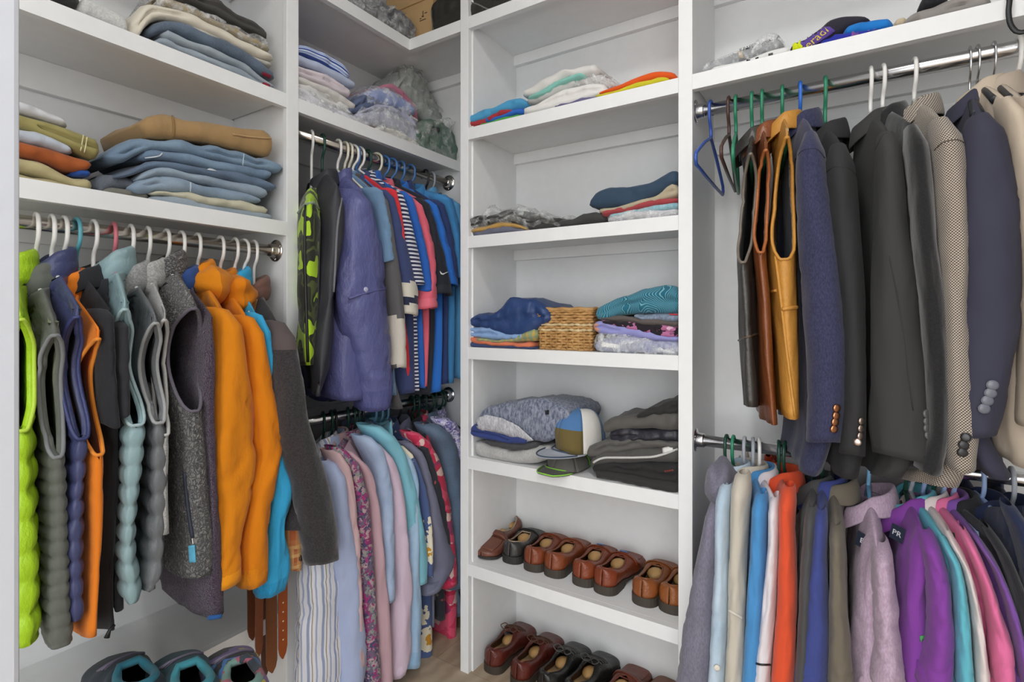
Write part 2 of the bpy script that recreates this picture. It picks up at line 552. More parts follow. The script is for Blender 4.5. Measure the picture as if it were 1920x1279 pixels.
HCOL = {'white': '#eceae6', 'teal': '#5fa7b6', 'pink': '#cf7480', 'navy': '#2c3f6e', 'dark green': '#1d4437', 'green': '#2f8463', 'cream': '#e4dfcc',
        'blue': '#4a78b4', 'royal blue': '#3557a8', 'bright blue': '#2f6fd0', 'grey': '#a8acb4', 'black': '#24262a', 'brown': '#4c332c',
        'light blue': '#7fb6dc', 'pale blue': '#9db4e0'}
SEED = [0]
def hook_path(side, s, rz, da=(0, 1), drop=.062):
    ang = np.linspace(-.35, math.pi, 12)
    R_ = .0215
    P = [(R_ * math.cos(math.pi - a), R_ * math.sin(a)) for a in ang]      # from the back over the rod to the near side
    P += [(R_, -.016), (R_ * .8, -.032), (.004, -.048), (0, -drop)]
    P = np.array(P)
    return P[:, 0], rz + P[:, 1] - .001
def hanger(side, rodk, s0, ds, do, zn, zs, color, short, kind='plastic', reach=.80, group=None, label=None):
    """Clothes hanger: hook over the rod, sloping arms to the shoulder points, lower bar."""
    rz = RZ[rodk]
    t = np.array([ds, do])
    ho, hz = hook_path(side, s0, rz)
    hook = W3(side, s0 + ho * ds / max(do, .05) * .6, ho, hz)
    cn = W3(side, s0, 0, zn)
    def pt(f, z):
        return W3(side, s0 + ds * f, np.clip(do * f, -.2, 9), z)
    label = label or f'{color} {kind} hanger carrying the {short}'
    hk = np.concatenate([hook, [cn]])
    if kind == 'plastic':
        base = cn
        bars = [tube_v(smooth_path(hk, 20), .0042, 8)]
        lo = zs - .012
        e = reach
        sl = lambda f: zn - (zn - zs) * abs(f) ** 1.25 - .004 - (.018 * min(1, abs(f) / .4) if reach < 1 else 0)
        loop = [pt(0, zn), pt(.4 * e, sl(.4 * e)), pt(.75 * e, sl(.75 * e)), pt(.97 * e, sl(.97 * e)), pt(e, sl(e) - .010), pt(.96 * e, sl(e) - .022), pt(.3, lo - .016), pt(-.3, lo - .016),
                pt(-.96 * e, sl(e) - .022), pt(-e, sl(e) - .010), pt(-.97 * e, sl(.97 * e)), pt(-.75 * e, sl(.75 * e)), pt(-.4 * e, sl(.4 * e))]
        bars.append(tube_v(np.array(loop), .0042, 8, closed=True))
        V, Q = join(*bars)
        o = mesh('clothes_hanger', V, Q, M('plain', HCOL[color], .35, 0, 200, .5), None, base=base)
        return tag(o, label, 'hanger')
    t_ = thing('clothes_hanger', label, 'hanger', cn)
    mesh('hook', *tube_v(smooth_path(hk, 22), .0021, 8), STEEL, t_)
    P = np.array([pt(f, zn - .012 - (zn - zs) * abs(f) ** 1.25) for f in np.linspace(-.82, .82, 19)])
    mesh('shoulder_bar', *tube_v(P, [.006 + .006 * abs(f) for f in np.linspace(-.82, .82, 19)], 10, flat=.8), M('plain', HCOL[color], .4, 0, 200, .5), t_)
    return t_
def arc_uv(V, n, m):
    G = V.reshape(n, m, 3)
    d = np.r_['1', np.zeros((n, 1)), np.cumsum(np.linalg.norm(np.diff(G, axis=1), axis=2), 1)]
    d -= d[:, m // 2:m // 2 + 1] if m > 2 else 0
    return np.stack([d, G[:, :, 2]], -1).reshape(-1, 2)

def G(name, short, cat, rodk, hook, rows, mat, p=.20, sleeve=True, body=None, hem=None, bt=.024, collar='fold', arm=None, quilt=None, lining=None,
      piping=None, hang=('white', 'plastic'), front=-1, slope=None, wr=.004, collar_mat=None, parts=(), neck=.30, drop=.05, far=True, hood=None,
      cuff=None, yoke=None, ho=None, flare=0.0, hemw=1.0, group=None, cw=1.0, top=None, hd=.052, cr_=None):
    side = rodk[0]
    SEED[0] += 1
    sd = SEED[0]
    nz = Wr(sd, 9, .7, 2.4)
    rz = RZ[rodk]
    R = rows_world(side, rows, p)
    s0 = hit(side, hook, HZ, 0)[0] if ho is None else ho
    zsh = R[0, 0]
    zc = min(rz - .060, zsh + (slope or .085)) if top is None else top
    label = f'{short} {PHRASE[rodk]}'
    base = W3(side, s0, 0, zc)
    T = thing(name, label, cat, base, group)
    # ---- body
    if sleeve:
        RB = R.copy()
        RB[:, 3] -= .045
        RB[:, 2] = bt
        if body:
            RB = rows_world(side, body, p - .045)
        if hem:
            h = rows_world(side, [hem], p - .045)
            RB = np.concatenate([RB[RB[:, 0] > h[0, 0] + .02], h])
    else:
        RB = R
    zh = RB[-1, 0]
    nv, nt = (46 if not quilt else int(min(170, 7 * (zsh - zh) / quilt))), 29
    v = np.linspace(0, 1, nv) ** (1.25 if not quilt else 1.0)
    nz2 = Wr(sd + 300, 7, .4, 1.3)
    cr = wr * .9 if cr_ is None else cr_
    zn_row = zsh + (zh - zsh) * v
    sN, tN, oN = at(zn_row, RB, 1), at(zn_row, RB, 2), at(zn_row, RB, 3)
    lean = (sN - sN[0]) * .55
    C = s0 + lean
    dS, dO = sN - C, oN
    c = np.zeros(nv)
    za = zb = None
    if arm:
        za = hit(side, arm[2], arm[0], p)[1] - .006
        zb = hit(side, arm[2], arm[1], p)[1]
        zn_row = np.sort(np.r_[zn_row, za - .0005, zb + .0005, (za + np.linspace(-.49, .49, 9) * (za - zb) * -1 * -1 - (za - zb) / 2)])[::-1]
        v = (zn_row - zsh) / (zh - zsh)
        v = np.clip(v, 0, 1)
        nv = len(v)
        sN, tN, oN = at(zn_row, RB, 1), at(zn_row, RB, 2), at(zn_row, RB, 3)
        lean = (sN - sN[0]) * .55
        C = s0 + lean; dS, dO = sN - C, oN
        q = 1 - ((zn_row - (za + zb) / 2) / ((za - zb) / 2)) ** 2
        qq = np.clip(q, 0, 1)
        c = np.where(q > 0, 1.0 * qq ** .42 * (1 - .18 * (zn_row - zb) / (za - zb)), 0)
    L = np.hypot(dS, dO)
    eS, eO = dS / L, dO / L              # unit vector towards the near edge
    nS, nO = eO, -eS                     # across the cloth
    half = []
    u = np.linspace(0, 1, nt) ** 1.0
    for sgn in (-1, 1):
        # theta from the near edge to the far edge
        th = c[:, None] + (math.pi - c[:, None]) * u[None] ** 1.15
        ct, st = np.cos(th), np.sin(th)
        x = np.sign(ct) * np.abs(ct) ** (.52 if quilt else .75)
        y = sgn * np.abs(st) ** (.6 if quilt else .8)
        ztop = zc - (zc - zsh) * np.abs(x) ** 1.25
        hemc = zh + .012 * np.sin(3 * x + sd) * (1 if hem else .6)
        dropn = np.zeros_like(x)
        nk = np.clip(1 - (x / neck) ** 2, 0, 1)
        isf = (sgn == front)
        dropn = nk * (drop if isf else drop * .25)
        ztop = ztop - dropn
        z = ztop + (hemc - ztop) * v[:, None]
        rampv = np.minimum(1, (v[:, None] / .13)) ** .55
        t = tN[:, None] * rampv * hemw ** v[:, None]
        t = t + nk * .034 * (1 - rampv)
        sc = 0
        if quilt:
            sc = np.abs(np.sin(math.pi * (z - zh) / quilt)) ** .55
            jit = .35 * nz(x * 2.2, v[:, None] * 9)
            sc = np.abs(np.sin(math.pi * ((z - zh) / quilt + .12 * jit))) ** .45
            fa = np.where(c > 1e-6, .25, 1.0)[:, None] * np.clip(np.abs(th - c[:, None]) * 1.4 + (c[:, None] < 1e-6), 0, 1)
            t = t + (.26 * quilt * (sc - .8)) * rampv * fa
            xo = 1 + (.14 * quilt * (sc - .8)) * fa / L[:, None]
        else:
            xo = 1
        d = wr * (.25 + v[:, None]) * (nz(x * 1.6 + 3 * sgn, v[:, None] * 1.2) * .9 + .5 * np.sin(9 * x + 5 * sgn + sd + 2 * v[:, None]) * v[:, None]) * rampv
        d = d - cr * np.clip(1 - np.abs(nz2(x * 2.4 + 7 * sgn, v[:, None] * 3.0 - x * 1.2)) * 2.2, 0, 1) ** 2 * rampv
        d = d * np.clip(1.6 * np.abs(st) ** .5, 0, 1)
        o = x * dO[:, None] * xo + (y * t + d * sgn) * nO[:, None]
        o = np.maximum(o, -.222)
        s = C[:, None] + x * dS[:, None] * xo + (y * t + d * sgn) * nS[:, None]
        half.append(W3(side, s, o, z))
    A, B = half
    Vb = np.concatenate([A[:, ::-1].reshape(nv, nt, 3), B], 1)           # far .. near .. far
    V = Vb.reshape(-1, 3); m = 2 * nt
    uv = arc_uv(V, nv, m)
    Q = []
    for i in range(nv - 1):
        for j in range(m - 1):
            if j == nt - 1 and (c[i] > 1e-6 or c[i + 1] > 1e-6) and (c[i] > .02 or c[i + 1] > .02):
                continue
            Q.append((i * m + j, i * m + j + 1, (i + 1) * m + j + 1, (i + 1) * m + j))
    bmats = [mat, lining or mat]
    Q = [q[::-1] for q in Q]
    shells = [(V, Q)]
    ob = mesh('body', V, Q, bmats, T, uv=uv)
    md = ob.modifiers.new('weld', 'WELD'); md.merge_threshold = .0006
    md = ob.modifiers.new('thickness', 'SOLIDIFY'); md.thickness = .004 if not quilt else .010; md.offset = -1; md.material_offset = 1 if lining else 0
    if arm:
        idx = np.where(c > 1e-6)[0]
        if len(idx):
            i0, i1 = idx[0], idx[-1]
            P = np.concatenate([Vb[i0:i1 + 1, nt - 1], Vb[i0:i1 + 1, nt][::-1]])
            d = np.r_[True, np.linalg.norm(np.diff(P, axis=0), axis=1) > .002]
            P = P[d]
            mesh('armhole_trim', *tube_v(P, .0034, 8, closed=True), piping or mat, T)
    # ---- sleeves
    sl = None
    if sleeve:
        def mk_sleeve(mirror=False):
            ns, mk = 44, 33
            z = np.linspace(R[0, 0], R[-1, 0], ns)
            z[1] = z[0] - (z[0] - z[-1]) * .012
            sC, sH, oF = at(z, R, 1), at(z, R, 2), at(z, R, 3)
            k = np.linspace(0, 1, ns)
            hdp = hd * (1 - .18 * k) * (1 + flare * k)
            tip = np.clip(k / .07, 0, 1) ** .5
            oC = oF - hdp * (.9 + .55 * (1 - tip))
            tipo = .50 + .50 * tip
            ph = np.linspace(-math.pi, math.pi, mk)
            wsl = Wr(sd + 500, 9, .5, 1.6)
            cc, ss = np.cos(ph)[None], np.sin(ph)[None]
            wob = 1 + (.5 + 1.0 * np.exp(-((k - .55) / .2) ** 2))[:, None] * wr * 14 * wsl(cc * .9, ss * .9, k[:, None] * 4) * np.clip(k * 6, 0, 1)[:, None] * .5
            ws2 = Wr(sd + 700, 7, .35, 1.1)
            wob = wob - (cr * 22) * np.clip(1 - np.abs(ws2(cc * .9 + k[:, None] * 1.5, ss * .9, k[:, None] * 6.5)) * 2.0, 0, 1) ** 2 * np.clip(k * 5, 0, 1)[:, None]
            s = sC[:, None] + (sH * tipo)[:, None] * np.sign(ss) * np.abs(ss) ** .9 * wob
            o = oC[:, None] + (hdp * tipo)[:, None] * cc * wob
            zz = z[:, None] + .004 * np.sin(ph * 2 + sd)[None] * k[:, None] + (.012 * (1 - tip))[:, None] * 0
            if mirror:
                s = 2 * (s0 + (sC - sC[0])[:, None] * .5) - s + 0
                o = np.maximum(-o, -.226)
            Pv = W3(side, s, o, zz)
            # turned-in cuff, so the sleeve end is open and dark
            ctr = Pv[-1].mean(0)
            inn = ctr + (Pv[-1] - ctr) * .9
            inn2 = inn + np.array([0, 0, .03])
            inn3 = ctr + (inn2 - ctr) * .3 + np.array([0, 0, .02])
            Pv = np.concatenate([Pv, inn[None], inn2[None], inn3[None]], 0)
            V = Pv.reshape(-1, 3)
            q = quads(len(Pv), mk)
            if not mirror:
                shells.append((V, q))
                q = [f[::-1] for f in q]
            uv = arc_uv(V, len(Pv), mk)
            mi = None
            mats = [mat]
            if cuff or yoke:
                zq = np.array([V[f[0]][2] for f in q])
                mi = np.zeros(len(q), int)
                if cuff:
                    for (a, b, mm) in cuff:
                        zr = R[-1, 0]
                        mats.append(mm)
                        mi[(zq < zr + b) & (zq > zr + a)] = len(mats) - 1
                if yoke:
                    mats.append(yoke[1])
                    mi[zq > yoke[0]] = len(mats) - 1
            ob = mesh('sleeve', V, q, mats, T, uv=uv, mi=mi)
            return ob, Pv
        sl, slP = mk_sleeve()
        if far:
            mk_sleeve(True)
    # ---- collar
    cm = collar_mat or mat
    e0 = np.array([eS[0], eO[0]]); n0 = np.array([nS[0], nO[0]])
    if collar:
        ax_, ay_ = max(neck * L[0] * (.95 if collar != 'stand' else .80), .042), .034 * cw
        ph = np.linspace(-math.pi, math.pi, 41)
        fr = -front if False else front
        # gap at the front of the neck
        prof = {'fold': [(-.002, -.012), (0, .018), (.002, .026), (.006, .026), (.012, .006), (.016, -.016)],
                'stand': [(-.002, -.014), (.004, .004), (.005, .016), (.001, .021), (.004, .032), (-.001, .042), (-.009, .040), (-.013, .004)],
                'shawl': [(-.002, -.012), (0, .014), (.003, .022), (.008, .020), (.013, .000), (.017, -.022)],
                'crew': [(-.003, -.006), (.002, .000), (.004, .010), (.000, .014), (-.004, .010)]}[collar]
        gap = .42 if collar in ('fold', 'shawl') else (.12 if collar == 'stand' else 0)
        ph = np.linspace(math.pi / 2 * front + gap, math.pi / 2 * front + 2 * math.pi - gap, 41)
        rows_ = []
        for (dr, dz) in prof:
            cx, sy = np.cos(ph), np.sin(ph)
            rx, ry = ax_ + dr, ay_ + dr
            a = cx * rx; b = sy * ry
            isfr = np.clip(sy * front, 0, 1)
            zz = zc - drop * .25 - (drop * .75) * isfr + dz * (1 + .25 * np.clip(-sy * front, 0, 1)) - (.45 if collar == 'stand' else .75) * (zc - zsh) * np.abs(cx * ax_ / L[0]) ** 1.25
            if collar in ('fold', 'shawl') and dz < 0 and dr > 0:
                zz = zz - .016 * isfr ** 4
            rows_.append(W3(side, s0 + a * e0[0] + b * n0[0], a * e0[1] + b * n0[1], zz))
        CV = np.stack(rows_)
        co = mesh('collar', CV.reshape(-1, 3), quads(len(prof), 41), cm, T, uv=arc_uv(CV.reshape(-1, 3), len(prof), 41))
        md = co.modifiers.new('thickness', 'SOLIDIFY'); md.thickness = .0035 if collar != 'stand' else .009; md.offset = 0
        md = co.modifiers.new('round', 'SUBSURF'); md.levels = md.render_levels = 1
    if hood:
        hm = Wr(sd + 900, 8, .5, 1.5)
        n1, n2 = 14, 22
        a = np.linspace(.02, math.pi - .02, n1)[:, None]; b = np.linspace(0, 2 * math.pi, n2)[None]
        rr = 1 + .12 * hm(np.sin(a) * np.cos(b), np.sin(a) * np.sin(b), np.cos(a))
        X = np.sin(a) * np.cos(b) * hood[0] * rr + hood[3]; Y = np.sin(a) * np.sin(b) * hood[1] * rr + hood[4] * -front; Z = np.cos(a) * hood[2] * rr + hood[5]
        HV = W3(side, s0 + X * e0[0] + Y * n0[0], X * e0[1] + Y * n0[1], zc + Z)
        mesh('hood', HV.reshape(-1, 3), quads(n1, n2), mat, T)
    if hang:
        hanger(side, rodk, s0, float(dS[0]), float(dO[0]), zc + .006, zsh - .004, hang[0], short, hang[1])
    ctx = dict(T=T, side=side, s0=s0, zc=zc, zsh=zsh, R=R, RB=RB, p=p, front=front, e0=e0, n0=n0, Vb=Vb, shells=shells)
    for f in parts:
        f(ctx)
    return ctx
# ---- small parts on clothes
def disc_v(c, nrm, r, h, k=14, dome=0):
    nrm = np.array(nrm, float); nrm /= np.linalg.norm(nrm)
    c = np.array(c, float)
    P = [c, c + nrm * h, c + nrm * (h * 1.25)]
    return tube_v(P, [r, r * .93, r * .55], k)
def out_dir(side):
    return np.array([1.0, 0, 0]) if side == 'L' else np.array([0, -1.0, 0])
def view_pt(side, px, py, off):
    return onX(px, py, XR + off) if side == 'L' else onY(px, py, YR - off)
def on_cloth(c, px, py, lift=.002):
    """Point of the garment's own surface that shows at this pixel, lifted off the cloth."""
    if 'bvh' not in c:
        V, Q = join(*c['shells'])
        c['bvh'] = BVHTree.FromPolygons([tuple(v) for v in V], Q)
    d = Vector(ray(px, py)).normalized()
    loc, nrm, _, _ = c['bvh'].ray_cast(Vector((0, 0, EYE)), d)
    if loc is None:
        return None, None
    if nrm.dot(d) > 0:
        nrm = -nrm
    return np.array(loc + nrm * lift), np.array(nrm)
def buttons(pts, mat, r=.0075, off=.001, rim=True):
    def f(c):
        for px, py in pts:
            o, n = on_cloth(c, px, py, off)
            if o is not None:
                b = mesh('button', *disc_v(o, n, r, .0035), mat, c['T'])
    return f
def line_on(c, pts, lift):
    P = []
    for q in smooth_path(np.array([p[:2] for p in pts]), max(10, 4 * len(pts))):
        o, n = on_cloth(c, q[0], q[1], lift)
        if o is not None:
            P.append(o)
    return P
def strip(name, pts, r, mat, off=.001, flat=1.0):
    def f(c):
        P = line_on(c, pts, off)
        run = [P[:1]] if P else []
        for a, b in zip(P, P[1:]):
            if np.linalg.norm(a - b) > .06:
                run.append([])
            run[-1].append(b)
        run = max(run, key=len) if run else []
        if len(run) > 3:
            Q = np.array(run)
            Q[1:-1] = (Q[:-2] + Q[1:-1] + Q[2:]) / 3
            mesh(name, *tube_v(Q, r, 8, flat=flat), mat, c['T'])
    return f
def patch(name, poly, mat, off=.002, thick=.0015, label=None):
    """A piece of cloth sewn on: the outline is filled, divided and laid on the garment's surface."""
    def f(c):
        bm = bmesh.new()
        bm.faces.new([bm.verts.new((q[0], q[1], 0)) for q in poly])
        bmesh.ops.triangulate(bm, faces=bm.faces[:])
        for _ in range(5):
            big = [e for e in bm.edges if e.calc_length() > 7]
            if not big:
                break
            bmesh.ops.subdivide_edges(bm, edges=big, cuts=1)
            bmesh.ops.triangulate(bm, faces=bm.faces[:])
        bm.verts.index_update()
        P = [on_cloth(c, v.co.x, v.co.y, off) for v in bm.verts]
        Q = [[v.index for v in fc.verts] for fc in bm.faces]
        bm.free()
        Q = [q for q in Q if all(P[k][0] is not None for k in q)]
        Q = [q for q in Q if max(np.linalg.norm(P[q[0]][0] - P[k][0]) for k in q) < .05]
        used = sorted({k for q in Q for k in q})
        if len(used) < 3:
            return
        mp = {k: n for n, k in enumerate(used)}
        o = mesh(name, np.array([P[k][0] for k in used]), [[mp[k] for k in q] for q in Q], mat, c['T'])
        md = o.modifiers.new('thickness', 'SOLIDIFY'); md.thickness = thick; md.offset = 0
        if label:
            o['label'] = label
    return f

# ------------------------------------------------------------------ folded clothes on shelves
def fold(name, short, cat, side, pts, mat, depth=.22, layers=1, where='', front=.012, wrap=None, rough=.0042, group=None, back=0.0, parts=(), n=26, label=None, mats=None):
    """pts: (px, y of the top, y of the bottom) of the front edge; the cloth runs back on the shelf from there."""
    SEED[0] += 1
    sd = SEED[0]
    nz = Wr(sd, 9, .5, 2.0)
    pl = (lambda px, py: onX(px, py, XF - front)) if side == 'L' else (lambda px, py: onY(px, py, YF + front))
    top = np.array([pl(a, b) for a, b, c in pts]); bot = np.array([pl(a, c) for a, b, c in pts])
    ai = 1 if side == 'L' else 0
    a0 = top[:, ai]
    A = np.linspace(a0[0], a0[-1], n)
    zt, zb = cub(A, a0, top[:, 2]), cub(A, a0, bot[:, 2])
    if min(a0[0], a0[-1]) == a0[-1]:
        raise ValueError(short)
    uu = np.linspace(0, 1, n)
    wid = A[-1] - A[0]
    ed = np.minimum(1, np.minimum(uu, 1 - uu) * wid / .012 + .18) ** .5
    shells = []
    def build(exp, rgh, nm, mt, parent, sd2=0, mi=None):
        m1 = 11
        h = np.linspace(0, 1, m1)
        V = []
        for i in range(n):
            zc_, hh = (zt[i] + zb[i]) / 2, max((zt[i] - zb[i]) / 2, .0015)
            hh = hh * ed[i] + exp
            lay = layers + (1 if hh > .017 and layers == 1 and sd % 3 else 0)
            g = np.abs(np.sin(math.pi * lay * np.clip(h, .001, .999))) ** .5
            rr = min(hh, .016)
            q = .010 * (1 - g) + .35 * rr * (2 * np.abs(h - .5)) ** 3 + (1 - ed[i]) * .03 - exp
            zf = zc_ - hh + 2 * hh * h
            bk = np.array([.02, .3, .7, 1.0])
            qb = q[0] + .012 + bk * (depth - .012) * (.8 + .2 * ed[i])
            zlow = np.full(4, zc_ - hh)
            zhigh = zc_ + hh - back * bk - .25 * hh * bk ** 3
            row_q = np.r_[qb[::-1], q, qb]
            row_z = np.r_[zlow, zf, zhigh]
            w1 = nz(A[i] * 9, row_q * 7, row_z * 9 + sd2)
            w2 = nz(A[i] * 26 + 5, row_q * 20, row_z * 14 + sd2)
            amp = rgh * np.r_[np.zeros(4), np.linspace(.3, 1, m1), np.ones(4)]
            row_q = row_q + amp * w2
            row_z = row_z + amp * (w1 * .9 + w2 * .4) * np.minimum(1, hh / .008)
            for qq, z_ in zip(row_q, row_z):
                V.append((XF - front - qq, A[i], z_) if side == 'L' else (A[i], YF + front + qq, z_))
        V = np.array(V); m = m1 + 8
        lim = (XW + .004) if side == 'L' else (YW - .004)
        if side == 'L':
            V[:, 0] = np.maximum(V[:, 0], lim)
        else:
            V[:, 1] = np.minimum(V[:, 1], lim)
        q = quads(n, m, True)
        q += [list(range(m))[::-1], [(n - 1) * m + j for j in range(m)]]
        if side == 'L':
            q = [f[::-1] for f in q]
        u = np.stack([np.repeat(A, m), np.tile(np.r_[0, np.cumsum(np.full(m - 1, .016))], n)], -1)
        u[:, 1] = np.tile(np.r_[np.linspace(-.2, 0, 4), np.linspace(0, .04, m1), np.linspace(.04, .24, 4)], n)
        if not shells:
            shells.append((V, q))
        return mesh(nm, V, q, mt, parent, uv=u, base=None if parent else V.mean(0), mi=mi)
    label = label or f'{short} {where}'.strip()
    if not wrap and not parts:
        o = build(0, rough, name, mat, None)
        return tag(o, label, cat, group)
    base = (top[len(top) // 2] + bot[len(top) // 2]) / 2
    T = thing(name, label, cat, base, group)
    build(0, rough, 'cloth', mat, T)
    if wrap:
        build(.005, rough * 2.6, 'plastic_wrap', wrap, T, 4.2)
    for f in parts:
        f(dict(T=T, side=side, pl=pl, front=front, shells=shells))
    return T
fpatch, fstrip = patch, strip
def lay_on(c, o, lift=.0055):
    """Press a lettering mesh onto the cloth behind it."""
    if 'bvh' not in c:
        V, Q = join(*c['shells'])
        c['bvh'] = BVHTree.FromPolygons([tuple(v) for v in V], Q)
    org = origin(o.parent)
    eye = Vector((0, 0, EYE))
    for v in o.data.vertices:
        d = (v.co + org - eye).normalized()
        loc, n_, _, _ = c['bvh'].ray_cast(eye, d)
        if loc is not None:
            v.co = loc - d * lift - org
def ftext(txt, px, py, size, mat, tilt, off=.014):
    def f(c):
        d, a = (np.array([1.0, 0, 0]), np.array([0, 1.0, 0])) if c['side'] == 'L' else (np.array([0, -1.0, 0]), np.array([1.0, 0, 0]))
        up = np.array([0, 0, 1.0])
        lay_on(c, text_mesh('lettering', txt, size, mat, c['T'], (on_cloth(c, px, py, .003)[0] if on_cloth(c, px, py)[0] is not None else c['pl'](px, py) + d * off), a * math.cos(tilt) + up * math.sin(tilt), up * math.cos(tilt) - a * math.sin(tilt), 0))
    return f

# ------------------------------------------------------------------ shoes
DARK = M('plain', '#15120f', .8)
def shoe(name, label, heel, yaw, z0, upper, sole, style='loafer', L=.285, W=1.0, group=None, insole='#c9a878', trim=None, lace=None, sh=1.0):
    """heel: floor point of the heel's back; yaw: direction of the toe in the floor plane."""
    hx, hy = heel
    ex, ey = math.cos(yaw), math.sin(yaw)
    def P(t, w, z):
        t, w, z = np.broadcast_arrays(np.asarray(t, float), w, z)
        return np.stack([hx + ex * t * L - ey * w * W, hy + ey * t * L + ex * w * W, z0 + z * sh], -1)
    T = thing(name, label, 'shoe', (hx + ex * L / 2, hy + ey * L / 2, z0), group)
    tk = [0, .04, .12, .25, .45, .65, .80, .92, 1.0]
    wk = [.033, .033, .034, .035, .036, .047, .047, .045, .040]
    def wid(t):
        t = np.asarray(t, float)
        e = np.sqrt(np.clip(1 - (np.clip(.11 - t, 0, 1) / .11) ** 2, 0, 1)) * np.sqrt(np.clip(1 - (np.clip(t - .86, 0, 1) / .14) ** 2, 0, 1))
        return cub(t, tk, wk) * e + .0004
    # sole: welt plus heel block
    n = 24
    t = .5 - .5 * np.cos(np.linspace(0, math.pi, n))
    wv = wid(t) + .004
    ring = np.concatenate([np.stack([t, wv], -1), np.stack([t[::-1], -wv[::-1]], -1)])
    hk = style != 'hiker'
    zt = np.where(ring[:, 0] < .30, .026, .012) if False else cub(ring[:, 0], [0, .25, .42, .7, 1], [.026, .026, .014, .010, .014])
    zb = np.where(ring[:, 0] < .29, 0.0, cub(ring[:, 0], [0, .29, .34, .7, 1], [0, .012, .010, 0.0, .006])) if hk else ring[:, 0] * 0
    if not hk:
        zt = zt + .008
    Vt, Vb = P(ring[:, 0], ring[:, 1], zt), P(ring[:, 0], ring[:, 1], zb)
    k = len(ring)
    mesh('sole', np.concatenate([Vb, Vt]), quads(2, k, True) + [[i, 2 * n - 1 - i, 2 * n - 2 - i, i + 1][::-1] for i in range(n - 1)]
         + [[k + i, k + 2 * n - 1 - i, k + 2 * n - 2 - i, k + i + 1] for i in range(n - 1)], sole, T, smooth=False)
    # upper
    t0, t1 = .045, {'loafer': .56, 'oxford': .50, 'hiker': .46}[style]
    hh = {'loafer': [.074, .070, .058, .052, .060, .064, .046, .038, .030], 'oxford': [.076, .072, .062, .058, .072, .078, .056, .046, .034],
          'hiker': [.104, .100, .092, .088, .098, .100, .072, .058, .042]}[style]
    hkx = [0, .1, .22, .34, t1 - .02, t1 + .02, .70, .85, 1.0]
    nr, mc = 34, 12
    tt = np.sort(np.r_[.5 - .5 * np.cos(np.linspace(0, math.pi, nr)), t0, t1])
    nr = len(tt)
    hz = cub(tt, hkx, hh)
    ww = wid(tt) + .001
    xx = np.clip((tt - t0) / (t1 - t0), 0, 1)
    g = np.where((tt >= t0) & (tt <= t1), np.clip(4 * xx * (1 - xx), 0, 1) ** .42 * .68, 0) * ww
    zs = cub(tt, [0, .25, .42, .7, 1], [.026, .026, .014, .010, .014]) + (.008 if not hk else 0)
    a = np.linspace(0, 1, mc)
    sides = []
    for sg in (1, -1):
        ca = np.cos(a * math.pi / 2)[None]; sa = np.sin(a * math.pi / 2)[None]
        wcol = g[:, None] + (ww - g)[:, None] * (ca ** .7) + .004 * np.sin(a * math.pi)[None] * np.clip(ww / .03, 0, 1)[:, None]
        zcol = zs[:, None] + (hz - zs)[:, None] * sa ** .9
        lean = (.5 - tt).clip(0, 1)[:, None] * 0
        sides.append(P(tt[:, None] + .02 * sa * (1 - tt[:, None]) ** 6, sg * wcol, zcol))
    Vu = np.concatenate([sides[0], sides[1][:, ::-1]], 1)
    m = 2 * mc
    Q = [(i * m + j, i * m + j + 1, (i + 1) * m + j + 1, (i + 1) * m + j) for i in range(nr - 1) for j in range(m - 1)
         if not (j == mc - 1 and (g[i] > 1e-5 or g[i + 1] > 1e-5))]
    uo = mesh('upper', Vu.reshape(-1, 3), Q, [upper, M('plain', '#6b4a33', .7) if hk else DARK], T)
    md = uo.modifiers.new('weld', 'WELD'); md.merge_threshold = .0004
    md = uo.modifiers.new('thickness', 'SOLIDIFY'); md.thickness = .003; md.offset = -1; md.material_offset = 1
    # rim binding
    ix = np.where(g > 1e-5)[0]
    rim = np.concatenate([Vu[ix, mc - 1], Vu[ix, mc][::-1]])
    mesh('collar_padding' if not hk else 'rim', *tube_v(rim, .0085 if not hk else .0022, 8, closed=True), trim or upper, T)
    # insole
    ti = np.linspace(.05, .62, 14)
    wi = wid(ti) * .86
    zi = cub(ti, [0, .25, .42, .7], [.034, .034, .024, .018]) + (.012 if not hk else 0)
    Vi = np.concatenate([P(ti, wi, zi), P(ti, -wi, zi)])
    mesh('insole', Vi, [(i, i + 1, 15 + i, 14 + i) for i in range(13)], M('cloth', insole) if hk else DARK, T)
    if style in ('loafer', 'oxford') and insole:
        # wooden shoe tree: heel knob and forepart
        for (tc, rt, rw, zc, rz) in ((.15, .085, .020, .045, .013), (.46, .10, .025, .042, .016)):
            aa = np.linspace(.05, math.pi - .05, 9)[:, None]; bb = np.linspace(0, 2 * math.pi, 15)[None]
            mesh('shoe_tree', P(tc + rt * np.cos(aa) + bb * 0, rw * np.sin(aa) * np.cos(bb), zc + rz * np.sin(aa) * np.sin(bb)).reshape(-1, 3), quads(9, 15), M('wood', '#d2a86e', '#a97e48', .45), T)
    def band(tA, tB, lift, nm, mt, f0=.15, f1=.85, nn=5):
        ts = np.linspace(tA, tB, nn)
        rows_ = []
        for q in ts:
            i = np.searchsorted(tt, q) - 1; f = (q - tt[i]) / (tt[i + 1] - tt[i])
            r = Vu[i] * (1 - f) + Vu[i + 1] * f
            j = np.linspace(f0 * (m - 1), f1 * (m - 1), 17)
            j0 = np.clip(j.astype(int), 0, m - 2)
            rows_.append(r[j0] * (1 - (j - j0))[:, None] + r[j0 + 1] * (j - j0)[:, None])
        Vs = np.stack(rows_); c = Vs.mean((0, 1)) - np.array([0, 0, .03])
        d = Vs - c; d /= np.linalg.norm(d, axis=2)[..., None]
        Vs = Vs + d * lift
        o = mesh(nm, Vs.reshape(-1, 3), quads(nn, 17), mt, T)
